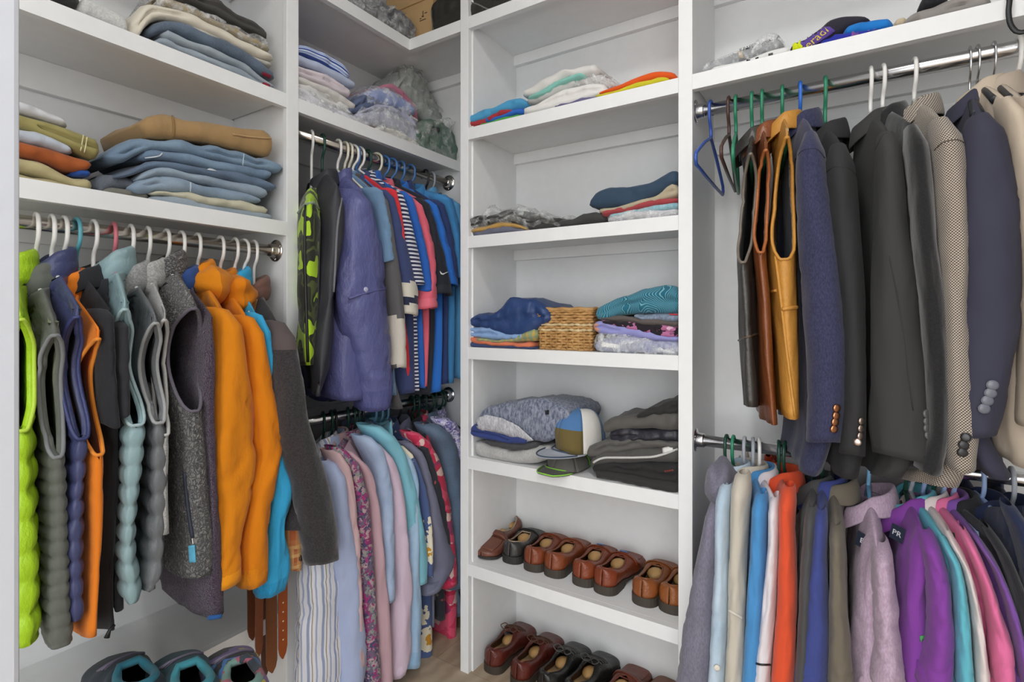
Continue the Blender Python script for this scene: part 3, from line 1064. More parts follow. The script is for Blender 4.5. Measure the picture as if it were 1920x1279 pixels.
        md = o.modifiers.new('thickness', 'SOLIDIFY'); md.thickness = .003; md.offset = 0
    if style == 'loafer':
        band(t1 + .015, t1 + .085, .0025, 'saddle_strap', upper)
        band(t1 + .10, .93, .0012, 'apron_seam', upper, .28, .72, 8)
    else:
        lm = lace or upper
        for kx in range(4 if style == 'oxford' else 5):
            q = t1 + .02 + kx * .035
            i = np.searchsorted(tt, q)
            r = Vu[min(i, nr - 1)]
            mesh('lace', *tube_v(smooth_path(r[[int(m * .32), int(m * .42), mc, int(m * .58), int(m * .68)]] + np.array([0, 0, .003]), 10), .0018, 6), lm, T)
        c = None if style == 'hiker' else P(t1 - .01, 0, hz[np.searchsorted(tt, t1)] + .004)
        for sg in (() if c is None else (-1, 1)):
            bw = [c, c + (P(0, sg * .02, 0) - P(0, 0, 0)) + [0, 0, .014], c + (P(-.05, sg * .032, 0) - P(0, 0, 0)) + [0, 0, .010], c + (P(-.06, sg * .015, 0) - P(0, 0, 0)), c]
            mesh('lace', *tube_v(smooth_path(bw, 18), .0017, 6), lm, T)
    return T, P

# ------------------------------------------------------------------ what hangs on the rod under the jeans shelf
BLK = M('plain', '#17181a', .45)
def cloth(c, **k): return M('cloth', c, **k)
def nyl(c, **k): return M('nylon', c, **k)
V_ = dict(sleeve=False, wr=.003)
G('puffer_vest', 'lime green quilted puffer vest', 'vest', 'L1', 22, [(583, 8, 66), (640, 8, 70), (720, 6, 71), (800, 8, 71), (900, 10, 74), (1000, 12, 77), (1100, 16, 81), (1208, 18, 85)],
  nyl('#a9d325', wr=40), arm=(592, 806, 50), quilt=.052, lining=nyl('#7fae1a'), piping=nyl('#bfe04a'), collar='stand', hang=('white', 'plastic'), **V_)
G('quilted_vest', 'grey olive finely quilted vest', 'vest', 'L1', 68, [(600, 72, 128), (640, 76, 131), (736, 74, 125), (856, 80, 132), (912, 82, 138), (1050, 88, 143), (1207, 90, 145)],
  cloth('#676a63', wr=30), arm=(622, 856, 104), quilt=.026, lining=nyl('#7b8069'), piping=cloth('#85878a'), collar='stand', hang=('white', 'plastic'), **V_)
G('puffer_vest', 'shiny navy puffer vest', 'vest', 'L1', 97, [(572, 122, 170), (640, 120, 168), (700, 118, 160), (822, 132, 178), (900, 130, 173), (1000, 124, 168), (1165, 120, 165)],
  nyl('#454a70'), arm=(588, 824, 150), quilt=.036, lining=nyl('#4d4f5a'), piping=nyl('#3d4473'), collar='stand', hang=('white', 'plastic'), **V_)
G('fleece_vest', 'bright orange fleece vest', 'vest', 'L1', 120, [(615, 165, 205), (660, 165, 203), (720, 158, 192), (850, 166, 207), (920, 166, 209), (1000, 164, 209), (1100, 160, 204), (1200, 156, 197)],
  cloth('#ee8424'), arm=(630, 856, 188), lining=cloth('#d8701a'), piping=cloth('#f39436'), collar='stand', hang=('white', 'plastic'), **V_)
def softcord(c):
    P = [view_pt('L', 214, 1172, .2), view_pt('L', 205, 1183, .205), view_pt('L', 200, 1196, .205)]
    mesh('drawcord', *tube_v(P, [.003, .003, .005], 8), BLK, c['T'])
G('softshell_jacket', 'black short sleeved softshell jacket', 'jacket', 'L1', 143, [(578, 190, 221), (640, 194, 223), (720, 200, 226), (800, 206, 232)], cloth('#2b2c30'),
  body=[(600, 190, 220), (800, 200, 234), (900, 200, 234), (1000, 196, 227), (1190, 196, 226)], collar='fold', hang=('teal', 'plastic'), hd=.05, parts=[softcord], far=False)
G('sport_shirt', 'black sport shirt with grey shoulder stripe', 'shirt', 'L1', 175, [(600, 218, 249), (640, 220, 250), (700, 222, 250), (780, 226, 250)], cloth('#303136'),
  body=[(610, 218, 246), (800, 222, 252), (1000, 214, 246), (1150, 208, 240)], collar='fold', hang=('white', 'plastic'), hd=.05, far=False, parts=[strip('shoulder_stripe', [(196, 548), (222, 572), (246, 612), (248, 640)], .0035, cloth('#8d9094'))])
G('puffer_vest', 'pale teal puffer vest', 'vest', 'L1', 213, [(560, 214, 254), (620, 212, 256), (700, 212, 250), (800, 232, 281), (870, 228, 276), (950, 224, 268), (1050, 222, 262), (1090, 226, 268), (1130, 226, 272)],
  nyl('#93afb4'), arm=(574, 800, 236), quilt=.038, lining=nyl('#7b989e'), piping=nyl('#a9c2c6'), collar='stand', hang=('pink', 'plastic'), **V_)
G('puffer_vest', 'mid grey puffer vest with pale armhole binding', 'vest', 'L1', 245, [(588, 272, 309), (640, 274, 312), (700, 268, 305), (790, 280, 321), (900, 282, 323), (1000, 280, 322), (1070, 276, 318), (1100, 268, 304)],
  nyl('#6d7073', wr=34), arm=(600, 792, 294), quilt=.046, lining=nyl('#4f5154'), piping=cloth('#a9abab'), collar='stand', collar_mat=M('fleece', '#a6a6a4', '#7e7f80'), hang=('white', 'plastic'), **V_)
G('fleece_vest', 'pale grey teddy fleece vest', 'vest', 'L1', 277, [(580, 296, 322), (640, 296, 324), (700, 292, 320), (820, 296, 324), (1000, 296, 322)],
  M('fleece', '#b9b8b4', '#8c8c8b'), arm=(594, 815, 309), lining=cloth('#6d6e70'), piping=cloth('#c5c4c0'), collar='stand', hang=('white', 'plastic'), **V_)
SHP = M('sherpa', '#84827f', '#454446')
def pull(c):
    strip('zipper', [(347, 886), (351, 930), (356, 970), (362, 1008)], .0045, M('plain', '#2c3140', .5))(c)
    strip('zipper_slider', [(361, 1006), (363, 1020)], .003, STEEL)(c)
    patch('zipper_pull', [(356, 1022), (367, 1021), (369, 1053), (358, 1054)], cloth('#62b3d4'), .003, .003, 'blue fabric zip pull')(c)
G('sherpa_vest', 'grey sherpa vest with blue zip pull', 'vest', 'L1', 312, [(560, 330, 393), (620, 332, 398), (700, 328, 392), (780, 336, 396), (850, 344, 405), (950, 348, 413), (1040, 350, 420), (1085, 346, 416)],
  SHP, arm=(574, 772, 372), lining=cloth('#6f6670'), piping=cloth('#6a6470'), collar='stand', hang=('white', 'plastic'), parts=[pull], **V_)
G('fleece_jacket', 'plum purple fleece pullover with blue hem', 'jacket', 'L1', 340, [(590, 380, 412), (660, 382, 415), (760, 380, 416), (900, 384, 420), (1000, 384, 424), (1164, 384, 434)],
  M('sherpa', '#4c304e', '#35213a', sc=190, d=.003), collar='stand', collar_mat=cloth('#33508c'), hang=('white', 'plastic'), sleeve=False,
  parts=[strip('hem_trim', [(325, 1157), (345, 1158), (385, 1158), (410, 1156), (430, 1150)], .005, cloth('#2e5f9e'))])
ORG = cloth('#dd850f', wr=22, wst=.5)
G('rain_jacket', 'bright orange rain jacket nearest the sherpa vest', 'jacket', 'L1', 370, [(575, 408, 452), (620, 416, 468), (700, 412, 480), (850, 408, 496), (920, 412, 488), (1000, 412, 472), (1070, 404, 466), (1098, 402, 466)],
  ORG, hem=(1085, 402, 455), bt=.03, hd=.062, wr=.006, cr_=.0065, collar='stand', hang=('white', 'plastic'), hood=(.09, .05, .05, .02, .02, -.03), cuff=[(-.01, .022, cloth('#f29a18'))])
G('rain_jacket', 'second orange rain jacket with gathered cuff', 'jacket', 'L1', 413, [(590, 462, 498), (650, 472, 508), (720, 478, 520), (850, 490, 545), (920, 476, 528), (1000, 468, 516), (1060, 466, 513), (1098, 464, 514)],
  cloth('#da7f0b', wr=24, wst=.5), hem=(1060, 462, 500), bt=.028, hd=.06, wr=.006, cr_=.0065, collar='stand', hang=('white', 'plastic'), hood=(.09, .05, .05, .02, .02, -.03), cuff=[(-.01, .03, cloth('#e08610', wr=60, wst=.9))])
G('rain_jacket', 'sky blue rain jacket', 'jacket', 'L1', 440, [(585, 488, 508), (700, 497, 524), (850, 508, 546), (935, 515, 556), (1000, 512, 542), (1075, 500, 556), (1116, 500, 545)],
  cloth('#37a5d6', wr=24, wst=.5), p=.185, hem=(1050, 495, 530), bt=.02, hd=.055, wr=.006, cr_=.0065, collar='stand', hang=('white', 'plastic'), cuff=[(-.01, .03, cloth('#2f9ccd', wr=60, wst=.9))])
CHF = M('fleece', '#3d393b', '#242225')
G('fleece_jacket', 'charcoal fleece jacket with brown yoke', 'jacket', 'L1', 476, [(600, 518, 556, .19), (660, 526, 570, .225), (750, 540, 584), (860, 560, 610), (920, 574, 628), (1000, 590, 644), (1056, 598, 646)],
  CHF, p=.25, hem=(985, 545, 600), bt=.026, hd=.06, wr=.005, collar='stand', collar_mat=cloth('#7a5a50'), hang=('white', 'plastic'), yoke=(onX(560, 655, XR + .2)[2], cloth('#5b5150')),
  parts=[strip('shoulder_piping', [(528, 548), (552, 600), (566, 650)], .004, cloth('#b06a48'))])
G('flannel_shirt', 'orange and tan plaid flannel shirt', 'shirt', 'L1', 457, [(620, 526, 552), (800, 534, 562), (955, 538, 578), (1040, 542, 577), (1070, 546, 572)],
  M('plaid', '#c98f5c', '#b4552f', '#e0b878', .05, .06), hem=(1050, 520, 560), bt=.014, hd=.045, p=.165, collar='fold', hang=('white', 'plastic'), cuff=[(0, .05, M('plaid', '#c99460', '#a94f2d', '#e3bd80', .03, .03))], parts=[buttons([(563, 1047)], M('plain', '#4a382c', .4))])
# wire hanger with a black arm beside the divider
def belt_hanger():
    s0 = hit('L', 500, HZ, 0)[0]
    return s0
hanger('L', 'L1', hit('L', 458, HZ, 0)[0], .01, .16, RZ['L1'] - .22, RZ['L1'] - .25, 'black', 'belts', 'wire', label='wire hanger with black arms carrying the brown leather belts')
for k, (px0, px1, yb, c, c2, o_) in enumerate([(465, 482, 1205, '#57301f', '#7a4325', .06), (478, 492, 1235, '#6a3a22', '#8a4d2b', .10), (492, 506, 1270, '#4a2a1c', '#69402a', .05),
                                              (500, 520, 1268, '#70401f', '#8e5428', .09), (522, 538, 1240, '#8c3f14', '#a8531d', .14)]):
    names = ['darkest brown leather belt at the back of the hanging belts', 'second brown leather belt from the shoes side', 'thin dark belt behind the longest belt',
             'longest mid brown leather belt with a pointed tip', 'reddish tan leather belt with punched holes nearest the divider']
    X = XR + o_
    lm = M('leather', c2, c, .4)
    pz = RZ['L1'] - .25
    a, b = onX(px0, yb, X), onX(px1, yb, X)
    s_a, s_b, zb_ = a[1], b[1], a[2]
    sc_ = (s_a + s_b) / 2; hw = (s_b - s_a) / 2
    sc0 = hit('L', 458, HZ, 0)[0] + (k - 2) * .012
    T = thing('leather_belt', names[k], 'belt', (X, sc0, pz), 'belts on the wire hanger')
    zz = np.r_[np.linspace(pz, zb_ + .03, 14), zb_ + .012, zb_]
    kk = np.linspace(0, 1, 16)
    hwz = np.r_[np.full(14, hw), hw * .7, hw * .12]
    cz = sc0 + (sc_ - sc0) * kk ** .7
    P = np.stack([np.stack([X + dx + 0 * cz, cz + sg * hwz, zz], -1) for dx, sg in ((-.0018, -1), (.0018, -1), (.0018, 1), (-.0018, 1))], 1)
    mesh('strap', P.reshape(-1, 3), quads(16, 4, True) + [[60, 61, 62, 63]], lm, T, smooth=False)
    if k == 4:
        for h_ in range(5):
            mesh('belt_hole', *disc_v((X + .0017, sc_, zb_ + .05 + .024 * h_), (1, 0, 0), .0022, .0006, 10), M('plain', '#e8d9c0', .5), T)

# ------------------------------------------------------------------ upper corner rod
def dk(c): return cloth(c)
CAMO = M('camo', '#26281f', '#a6cc2a', '#4b552c', sc=24)
G('camouflage_jacket', 'black and lime camouflage jacket', 'jacket', 'Lu', 584, [(372, 558, 602), (430, 557, 601), (500, 556, 599), (600, 556, 596), (690, 558, 592)],
  CAMO, sleeve=False, collar=None, hang=('white', 'plastic'), p=.17, parts=[strip('zip_tape', [(574, 385), (572, 450), (575, 600), (578, 700)], .004, BLK), strip('zip_tape', [(600, 400), (597, 520), (596, 640), (592, 740)], .004, BLK),
  strip('shoulder_strap', [(560, 400), (572, 385), (586, 380), (597, 392)], .004, cloth('#8b9a86'))])
G('track_jacket', 'black track jacket', 'jacket', 'Lu', 604, [(345, 610, 652), (420, 606, 656), (520, 600, 640), (600, 596, 632), (700, 590, 614), (748, 589, 600)],
  M('nylon', '#38383d', wr=18, rough=.6), sleeve=False, collar='shawl', hang=('dark green', 'plastic'), wr=.006, parts=[strip('piping', [(640, 372), (632, 430), (628, 505), (624, 560)], .003, cloth('#77787e'))])
WB = M('nylon', '#5f6295', wr=22, rough=.36, st=.9)
G('windbreaker', 'shiny violet blue windbreaker', 'jacket', 'Lu', 633, [(348, 664, 702), (400, 658, 716), (470, 652, 734), (540, 652, 740), (600, 662, 742), (690, 686, 748), (730, 697, 751), (768, 700, 746)],
  WB, body=[(370, 655, 700), (480, 640, 700), (600, 626, 694), (700, 622, 688), (752, 630, 690)], hd=.075, wr=.008, cr_=.006, collar='fold', hang=('white', 'plastic'),
  cuff=[(-.01, .05, nyl('#54578a', wr=70))], parts=[buttons([(727, 527), (685, 543)], M('plain', '#b9bcd6', .3), .008), strip('yoke_flap', [(653, 560), (690, 548), (738, 538)], .004, WB)])
Q_ = dict(hd=.045, far=False, bt=.014)
G('tee_shirt', 'slate blue tee shirt', 'shirt', 'Lu', 646, [(348, 704, 720), (420, 720, 735), (490, 728, 744)], cloth('#6f8fae'), hem=(735, 735, 752), collar='crew', hang=('cream', 'plastic'), **Q_)
G('jersey_shirt', 'charcoal jersey with cream sleeve panel', 'shirt', 'Lu', 654, [(352, 712, 727), (450, 728, 746), (540, 738, 760), (600, 745, 764), (690, 748, 768)], cloth('#5e5c5e'), hem=(760, 746, 764), collar='crew',
  cuff=[(0, .155, cloth('#cfc8bc'))], hang=('cream', 'plastic'), **Q_)
NVY = '#3f4a74'
G('polo_shirt', 'navy polo shirt with cream banded cuff', 'shirt', 'Lu', 661, [(352, 722, 738), (420, 735, 760), (480, 745, 776), (548, 754, 793), (590, 757, 794)], cloth(NVY), body=[(400, 745, 765), (600, 762, 788), (735, 765, 790)], collar='fold',
  cuff=[(.055, .10, cloth('#d8d2c4')), (.03, .055, cloth('#2c3148')), (-.01, .03, cloth('#d8d2c4'))], hang=('white', 'plastic'), flare=.5, **Q_)
G('polo_shirt', 'scarlet red polo shirt', 'shirt', 'Lu', 667, [(350, 730, 746), (400, 742, 758), (450, 750, 764)], cloth('#d8363f'), hem=(735, 768, 784), collar=None, hang=('blue', 'plastic'), **Q_)
G('polo_shirt', 'navy and white fine striped polo shirt', 'shirt', 'Lu', 673, [(350, 738, 755), (400, 750, 774), (450, 758, 787), (500, 768, 798), (532, 775, 804)], M('stripe', 'v', .0125, (0, '#2a3052'), (.55, '#d9dbe2')), body=[(400, 750, 770), (600, 770, 792), (738, 776, 796)],
  collar='fold', hang=('white', 'plastic'), flare=.4, **Q_)
G('polo_shirt', 'royal blue polo shirt', 'shirt', 'Lu', 688, [(355, 756, 774), (420, 776, 794), (500, 795, 810), (545, 800, 816)], cloth('#2d63b8'), hem=(730, 790, 806), collar='fold', hang=('dark green', 'plastic'), **Q_)
G('polo_shirt', 'coral pink polo shirt', 'shirt', 'Lu', 705, [(368, 772, 790), (430, 792, 812), (500, 802, 823), (578, 796, 829)], cloth('#e2687a'), body=[(420, 792, 808), (600, 796, 814), (722, 790, 812)], collar='fold', hang=('cream', 'plastic'), cuff=[(0, .03, cloth('#e77484'))], flare=.5, **Q_)
def swoosh(c):
    patch('emblem', [(824, 508), (826, 514), (830, 516), (846, 507), (832, 512), (828, 512)], M('plain', '#eef0f2', .5), .003)(c)
G('polo_shirt', 'black sport polo with white tick mark', 'shirt', 'Lu', 719, [(368, 786, 806), (430, 804, 826), (500, 816, 846), (552, 820, 858)], cloth('#2a2d36'), body=[(420, 806, 822), (600, 806, 824), (735, 798, 818)], collar='fold', hang=('blue', 'plastic'), flare=.5, cuff=[(0, .028, cloth('#33363f'))], parts=[swoosh], **Q_)
G('polo_shirt', 'bright cobalt polo shirt', 'shirt', 'Lu', 733, [(372, 802, 820), (430, 822, 840), (500, 838, 856), (535, 844, 866)], cloth('#2f72cc'), body=[(430, 820, 836), (600, 822, 838), (732, 818, 836)], collar='fold', hang=('blue', 'plastic'), **Q_)
G('polo_shirt', 'dark indigo polo shirt', 'shirt', 'Lu', 751, [(372, 816, 836), (440, 836, 854), (520, 850, 866)], cloth('#30406e'), hem=(722, 832, 848), collar='fold', hang=('blue', 'plastic'), **Q_)
G('polo_shirt', 'steel blue polo shirt', 'shirt', 'Lu', 768, [(362, 830, 852), (430, 848, 868), (520, 858, 878)], cloth('#4489c0'), body=[(420, 840, 860), (600, 842, 864), (722, 838, 862)], collar='fold', hang=('blue', 'plastic'), **Q_)
G('polo_shirt', 'sky blue polo shirt at the wall end', 'shirt', 'Lu', 797, [(372, 846, 866), (440, 864, 880), (510, 872, 890)], cloth('#5c9ecb'), hem=(715, 862, 880), collar='fold', hang=('black', 'plastic'), **Q_)
G('tee_shirt', 'dark teal tee shirt last on the rod', 'shirt', 'Lu', 809, [(380, 856, 874), (440, 872, 890), (510, 880, 896)], cloth('#2e5d7c'), hem=(712, 872, 888), collar='crew', hang=('grey', 'plastic'), **Q_)

# ------------------------------------------------------------------ lower corner rod
STR = M('stripe', 'u', .040, (0, '#dfe1e8'), (.22, '#98a4c2'), (.40, '#e4e5ea'), (.54, '#4f4e57'), (.575, '#d8d0c2'), (.63, '#e3e4ea'), (.80, '#a4b0ce'), (.92, '#e2e3e9'))
K_ = dict(hd=.05, bt=.02, wr=.006)
G('dress_shirt', 'white dress shirt with navy and tan stripes', 'shirt', 'Ll', 606, [(880, 596, 632), (940, 592, 640), (1050, 586, 650), (1150, 582, 658), (1279, 574, 664), (1330, 572, 664)], STR, p=.17, hem=(1320, 560, 600), collar='fold', hang=('dark green', 'plastic'), **{**K_, 'hd': .06})
G('dress_shirt', 'pale blue dress shirt', 'shirt', 'Ll', 621, [(868, 618, 648), (930, 626, 662), (1050, 638, 678), (1150, 648, 690), (1230, 652, 698), (1300, 648, 692)], cloth('#aebbdc'), hem=(1290, 640, 670), collar='fold', hang=('dark green', 'plastic'), **K_)
G('dress_shirt', 'peach pink dress shirt', 'shirt', 'Ll', 628, [(848, 634, 652), (900, 648, 666), (960, 656, 674), (1100, 664, 684), (1250, 668, 690)], cloth('#d0b0b2'), hem=(1240, 660, 680), collar='fold', hang=('black', 'plastic'), far=False, **K_)
G('dress_shirt', 'magenta and violet plaid shirt', 'shirt', 'Ll', 652, [(842, 640, 662), (900, 664, 690), (970, 674, 702), (1060, 680, 708), (1160, 688, 714), (1300, 694, 722)], M('print', '#6c6076', ((.22, '#a23a78'), (.40, '#8a8f8c'), (.58, '#4c4468'), (.76, '#b39a9c'), (.88, '#93306c')), sc=90, stretch=(1, 1, .8)), hem=(1290, 690, 712), collar='fold', hang=('dark green', 'plastic'), **K_)
G('dress_shirt', 'dusty rose cotton shirt', 'shirt', 'Ll', 664, [(846, 656, 674), (900, 690, 706), (980, 704, 720), (1060, 708, 726), (1160, 714, 738), (1290, 720, 744)], cloth('#c4a3ac'), hem=(1285, 716, 736), collar='fold', hang=('dark green', 'plastic'), far=False, **K_)
CHM = M('denim', '#8ea4c6', '#a9bbd8')
G('dress_shirt', 'light blue chambray shirt with open collar', 'shirt', 'Ll', 670, [(820, 690, 712), (880, 712, 736), (960, 722, 744), (1050, 724, 746), (1130, 726, 746)], CHM, hem=(1250, 722, 740), collar='fold', hang=('dark green', 'plastic'), cw=1.3, **K_)
G('dress_shirt', 'lilac pink dress shirt', 'shirt', 'Ll', 677, [(832, 706, 726), (890, 732, 754), (960, 744, 768), (1050, 748, 774), (1120, 750, 780), (1180, 746, 778), (1235, 746, 779), (1270, 746, 766)], cloth('#d5c0d2'), hem=(1255, 738, 758), collar='fold', hang=('black', 'plastic'), **K_)
TRQ = M('cloth', '#84c3d4')
G('camp_shirt', 'turquoise short sleeved camp shirt', 'shirt', 'Ll', 700, [(800, 704, 734), (860, 742, 770), (930, 762, 790), (1000, 774, 803), (1060, 780, 810), (1097, 778, 809)], TRQ, body=[(830, 720, 748), (1000, 765, 785), (1130, 770, 788)], collar='fold', hang=('light blue', 'plastic'), cw=1.3, hd=.06, wr=.005, bt=.018)
G('denim_shirt', 'light wash denim shirt', 'shirt', 'Ll', 712, [(838, 752, 768), (920, 776, 790), (1050, 772, 792), (1150, 772, 797), (1210, 772, 796), (1252, 768, 796)], M('denim', '#8fb0cf', '#a9c6de'), hem=(1240, 765, 782), collar='fold', hang=('light blue', 'plastic'), cuff=[(0, .04, M('denim', '#7da4c6', '#9cbfda'))], **K_)
FLW = M('flower', '#4d5f8c', '#e5dcc4', '#c98f2a', sc=11)
G('camp_shirt', 'flowered blue and cream camp shirt', 'shirt', 'Ll', 722, [(836, 756, 768), (900, 786, 798), (1000, 802, 814), (1080, 804, 816)], FLW, body=[(840, 760, 772), (1100, 795, 818), (1240, 795, 820)], collar='fold', hang=('light blue', 'plastic'), far=False, hd=.05)
G('camp_shirt', 'slate grey short sleeved camp shirt', 'shirt', 'Ll', 745, [(830, 768, 786), (870, 788, 806), (930, 802, 824), (1000, 812, 842), (1060, 822, 864), (1108, 798, 842)], cloth('#77798f'), body=[(840, 780, 796), (1000, 806, 822), (1180, 806, 822)], collar='fold', hang=('black', 'plastic'), hd=.055, flare=.3)
G('camp_shirt', 'black camp shirt with palm print', 'shirt', 'Ll', 772, [(824, 786, 802), (880, 804, 820), (960, 824, 842), (1060, 838, 856)], M('print', '#2f3138', ((.86, '#6d6c60'), (.94, '#a04b50')), sc=60), body=[(830, 790, 806), (1000, 820, 836), (1165, 822, 838)], collar='fold', hang=('dark green', 'plastic'), far=False, hd=.045)
G('camp_shirt', 'red and pink island print shirt', 'shirt', 'Ll', 782, [(812, 780, 800), (870, 806, 832), (950, 826, 850), (1060, 840, 862), (1100, 842, 864)], M('print', '#c23050', ((.35, '#d8506e'), (.6, '#8f3a62'), (.75, '#d9b8b0'), (.86, '#c9365a')), sc=26, stretch=(1, 1, 1.6)), body=[(830, 790, 814), (1000, 830, 852), (1110, 838, 862), (1205, 840, 862)], collar='fold', hang=('dark green', 'plastic'), far=False, hd=.05)
G('denim_shirt', 'dark indigo denim shirt', 'shirt', 'Ll', 796, [(798, 810, 842), (850, 836, 868), (950, 852, 884), (1100, 858, 890)], M('denim', '#3d546e', '#506a86'), hem=(1150, 850, 880), collar='fold', hang=('dark green', 'plastic'), cw=1.3, hd=.06)
G('dress_shirt', 'purple and white patterned shirt', 'shirt', 'Ll', 815, [(786, 832, 856), (820, 852, 872), (900, 862, 884)], M('print', '#8f8fc0', ((.3, '#d9d6e6'), (.55, '#6a5c9a'), (.8, '#b9b6d8')), sc=110), hem=(1100, 860, 880), collar='fold', hang=('dark green', 'plastic'), far=False, hd=.045)
for k, px in enumerate((804, 822, 828)):
    hanger('L', 'Ll', hit('L', px, HZ, 0)[0], .02, .15, RZ['Ll'] - .07, RZ['Ll'] - .13, 'dark green', '', label=('empty dark green hanger bunched with the others, ' + ('nearest the purple shirt', 'middle of three', 'nearest the wall')[k]))

# ------------------------------------------------------------------ suit jacket rod
def empty_hanger(color, px, near, label):
    """near: pixel of the near shoulder end."""
    s0 = hit('R', px, HZ, 0)[0]
    s1, z1 = hit('R', near[0], near[1], .19)
    hanger('R', 'Ru', s0, s1 - s0, .19, RZ['Ru'] - .075, z1, color, '', label=label, reach=1.0)
empty_hanger('royal blue', 1333, (1304, 285), 'empty royal blue plastic hanger at the tower end of the rod')
empty_hanger('brown', 1367, (1352, 272), 'empty brown plastic hanger between the blue and green ones')
empty_hanger('green', 1380, (1374, 275), 'empty green plastic hanger beside the black leather vest')
BLV, BRV, TNV = M('leather', '#45423e', '#2a2826'), M('leather', '#8a4f2c', '#6d3b1f'), M('leather', '#c8903f', '#b27a2e', rough=.55)
G('leather_vest', 'black leather vest', 'vest', 'Ru', 1410, [(272, 1394, 1422), (330, 1392, 1421), (400, 1386, 1416), (488, 1374, 1413), (560, 1377, 1418), (680, 1384, 1425), (768, 1391, 1428)],
  BLV, arm=(284, 494, 1402), lining=cloth('#2a2523'), piping=M('leather', '#7d7468', '#5d564d'), collar='fold', hang=('green', 'plastic'), parts=[strip('yoke_seam', [(1382, 640), (1400, 632), (1424, 625)], .0025, M('leather', '#6d5a48', '#4f4133'))], **V_)
G('leather_vest', 'chestnut brown leather vest', 'vest', 'Ru', 1429, [(262, 1423, 1450), (330, 1422, 1448), (400, 1418, 1445), (470, 1410, 1442), (560, 1418, 1448), (680, 1424, 1456), (804, 1433, 1468)],
  BRV, arm=(276, 476, 1438), lining=cloth('#7a4a2a'), piping=M('leather', '#b56c3a', '#8f5028'), collar='fold', hang=('green', 'plastic'), **V_)
SHR = M('sherpa', '#e6d3b0', '#c4aa80', sc=160, d=.004)
G('shearling_vest', 'golden tan shearling vest', 'vest', 'Ru', 1467, [(236, 1461, 1492), (300, 1458, 1492), (370, 1452, 1492), (484, 1438, 1500), (560, 1444, 1503), (680, 1452, 1508), (790, 1462, 1513)],
  TNV, arm=(252, 488, 1476), lining=SHR, piping=TNV, collar='shawl', collar_mat=TNV, hang=('green', 'plastic'),
  parts=[strip('collar_trim', [(1462, 235), (1468, 214), (1480, 208), (1490, 216)], .008, SHR), strip('side_seam', [(1455, 480), (1466, 570), (1478, 680), (1490, 780)], .003, TNV), strip('pocket_seam', [(1444, 548), (1456, 545)], .0035, TNV), strip('pocket_seam', [(1468, 580), (1486, 577), (1502, 576)], .0045, TNV)], **V_)
def suit(c, c2=None): return M('cloth', c, wr=10, wst=.4, sheen=.03)
BR, SV, BK = M('metal', '#c88a62', .3), M('metal', '#b8a9a0', .3), M('plain', '#2b2b2c', .3)
J_ = dict(hd=.060, bt=.034, wr=.004, collar='shawl')
G('blazer', 'navy blazer with copper buttons', 'jacket', 'Ru', 1500, [(232, 1500, 1532), (290, 1489, 1548), (400, 1490, 1564), (550, 1500, 1586), (700, 1510, 1590), (832, 1508, 1580)], M('heather', '#2b2d47', '#3a3c57', sc=420), hem=(888, 1492, 1562), hang=('bright blue', 'plastic'),
  parts=[strip('sleeve_seam', [(1491, 300), (1505, 282), (1528, 278), (1546, 296)], .0011, M('plain', '#23243a', .8), .0), buttons([(1567, 765), (1566, 779), (1564, 791), (1562, 804)], BR, .0082)], **J_)
G('blazer', 'charcoal blazer with silver buttons', 'jacket', 'Ru', 1547, [(255, 1548, 1590), (320, 1545, 1606), (450, 1558, 1616), (600, 1578, 1624), (750, 1580, 1626), (856, 1572, 1624)], suit('#303031'), hem=(888, 1560, 1625), hang=('green', 'plastic'),
  parts=[strip('sleeve_seam', [(1546, 326), (1566, 312), (1590, 314), (1605, 330)], .0011, M('plain', '#262627', .8), .0), buttons([(1613, 789), (1612, 803), (1611, 817), (1608, 829)], SV, .0078)], **J_)
G('blazer', 'large dark grey blazer in front of the black coat', 'jacket', 'Ru', 1632, [(232, 1640, 1686), (270, 1641, 1694), (400, 1638, 1706), (550, 1634, 1726), (700, 1631, 1740), (800, 1628, 1750), (862, 1638, 1757)], suit('#3b3b3a'), hem=(890, 1630, 1712), hang=('white', 'plastic'),
  parts=[strip('sleeve_seam', [(1642, 280), (1660, 250), (1685, 246), (1693, 262)], .0011, M('plain', '#262627', .8), .0), buttons([(1734, 776), (1735, 790), (1735, 803), (1737, 816)], M('plain', '#5a5a5a', .3), .0085), strip('sleeve_seam', [(1668, 480), (1690, 600), (1702, 700), (1712, 770)], .0012, M('plain', '#2e2e2e', .8), .0)], **J_)
G('overcoat', 'black woollen coat', 'coat', 'Ru', 1655, [(218, 1694, 1728), (280, 1698, 1750), (450, 1712, 1764), (600, 1726, 1780), (800, 1738, 1786), (888, 1716, 1774)], M('fleece', '#232324', '#161618'), hem=(886, 1700, 1760), hang=('white', 'plastic'), **J_)
HND = M('hound', '#d9d0c2', '#54483f')
G('blazer', 'brown and cream houndstooth blazer', 'jacket', 'Ru', 1714, [(204, 1742, 1790), (275, 1748, 1820), (420, 1758, 1829), (560, 1768, 1824), (700, 1770, 1830), (800, 1772, 1846), (884, 1776, 1838)], HND, hem=(926, 1722, 1826), hang=('white', 'plastic'),
  parts=[strip('sleeve_seam', [(1752, 282), (1770, 266), (1795, 262), (1815, 274)], .0012, M('plain', '#4a4038', .8), .0), buttons([(1811, 820), (1806, 834), (1804, 848)], BK, .0085)], **J_)
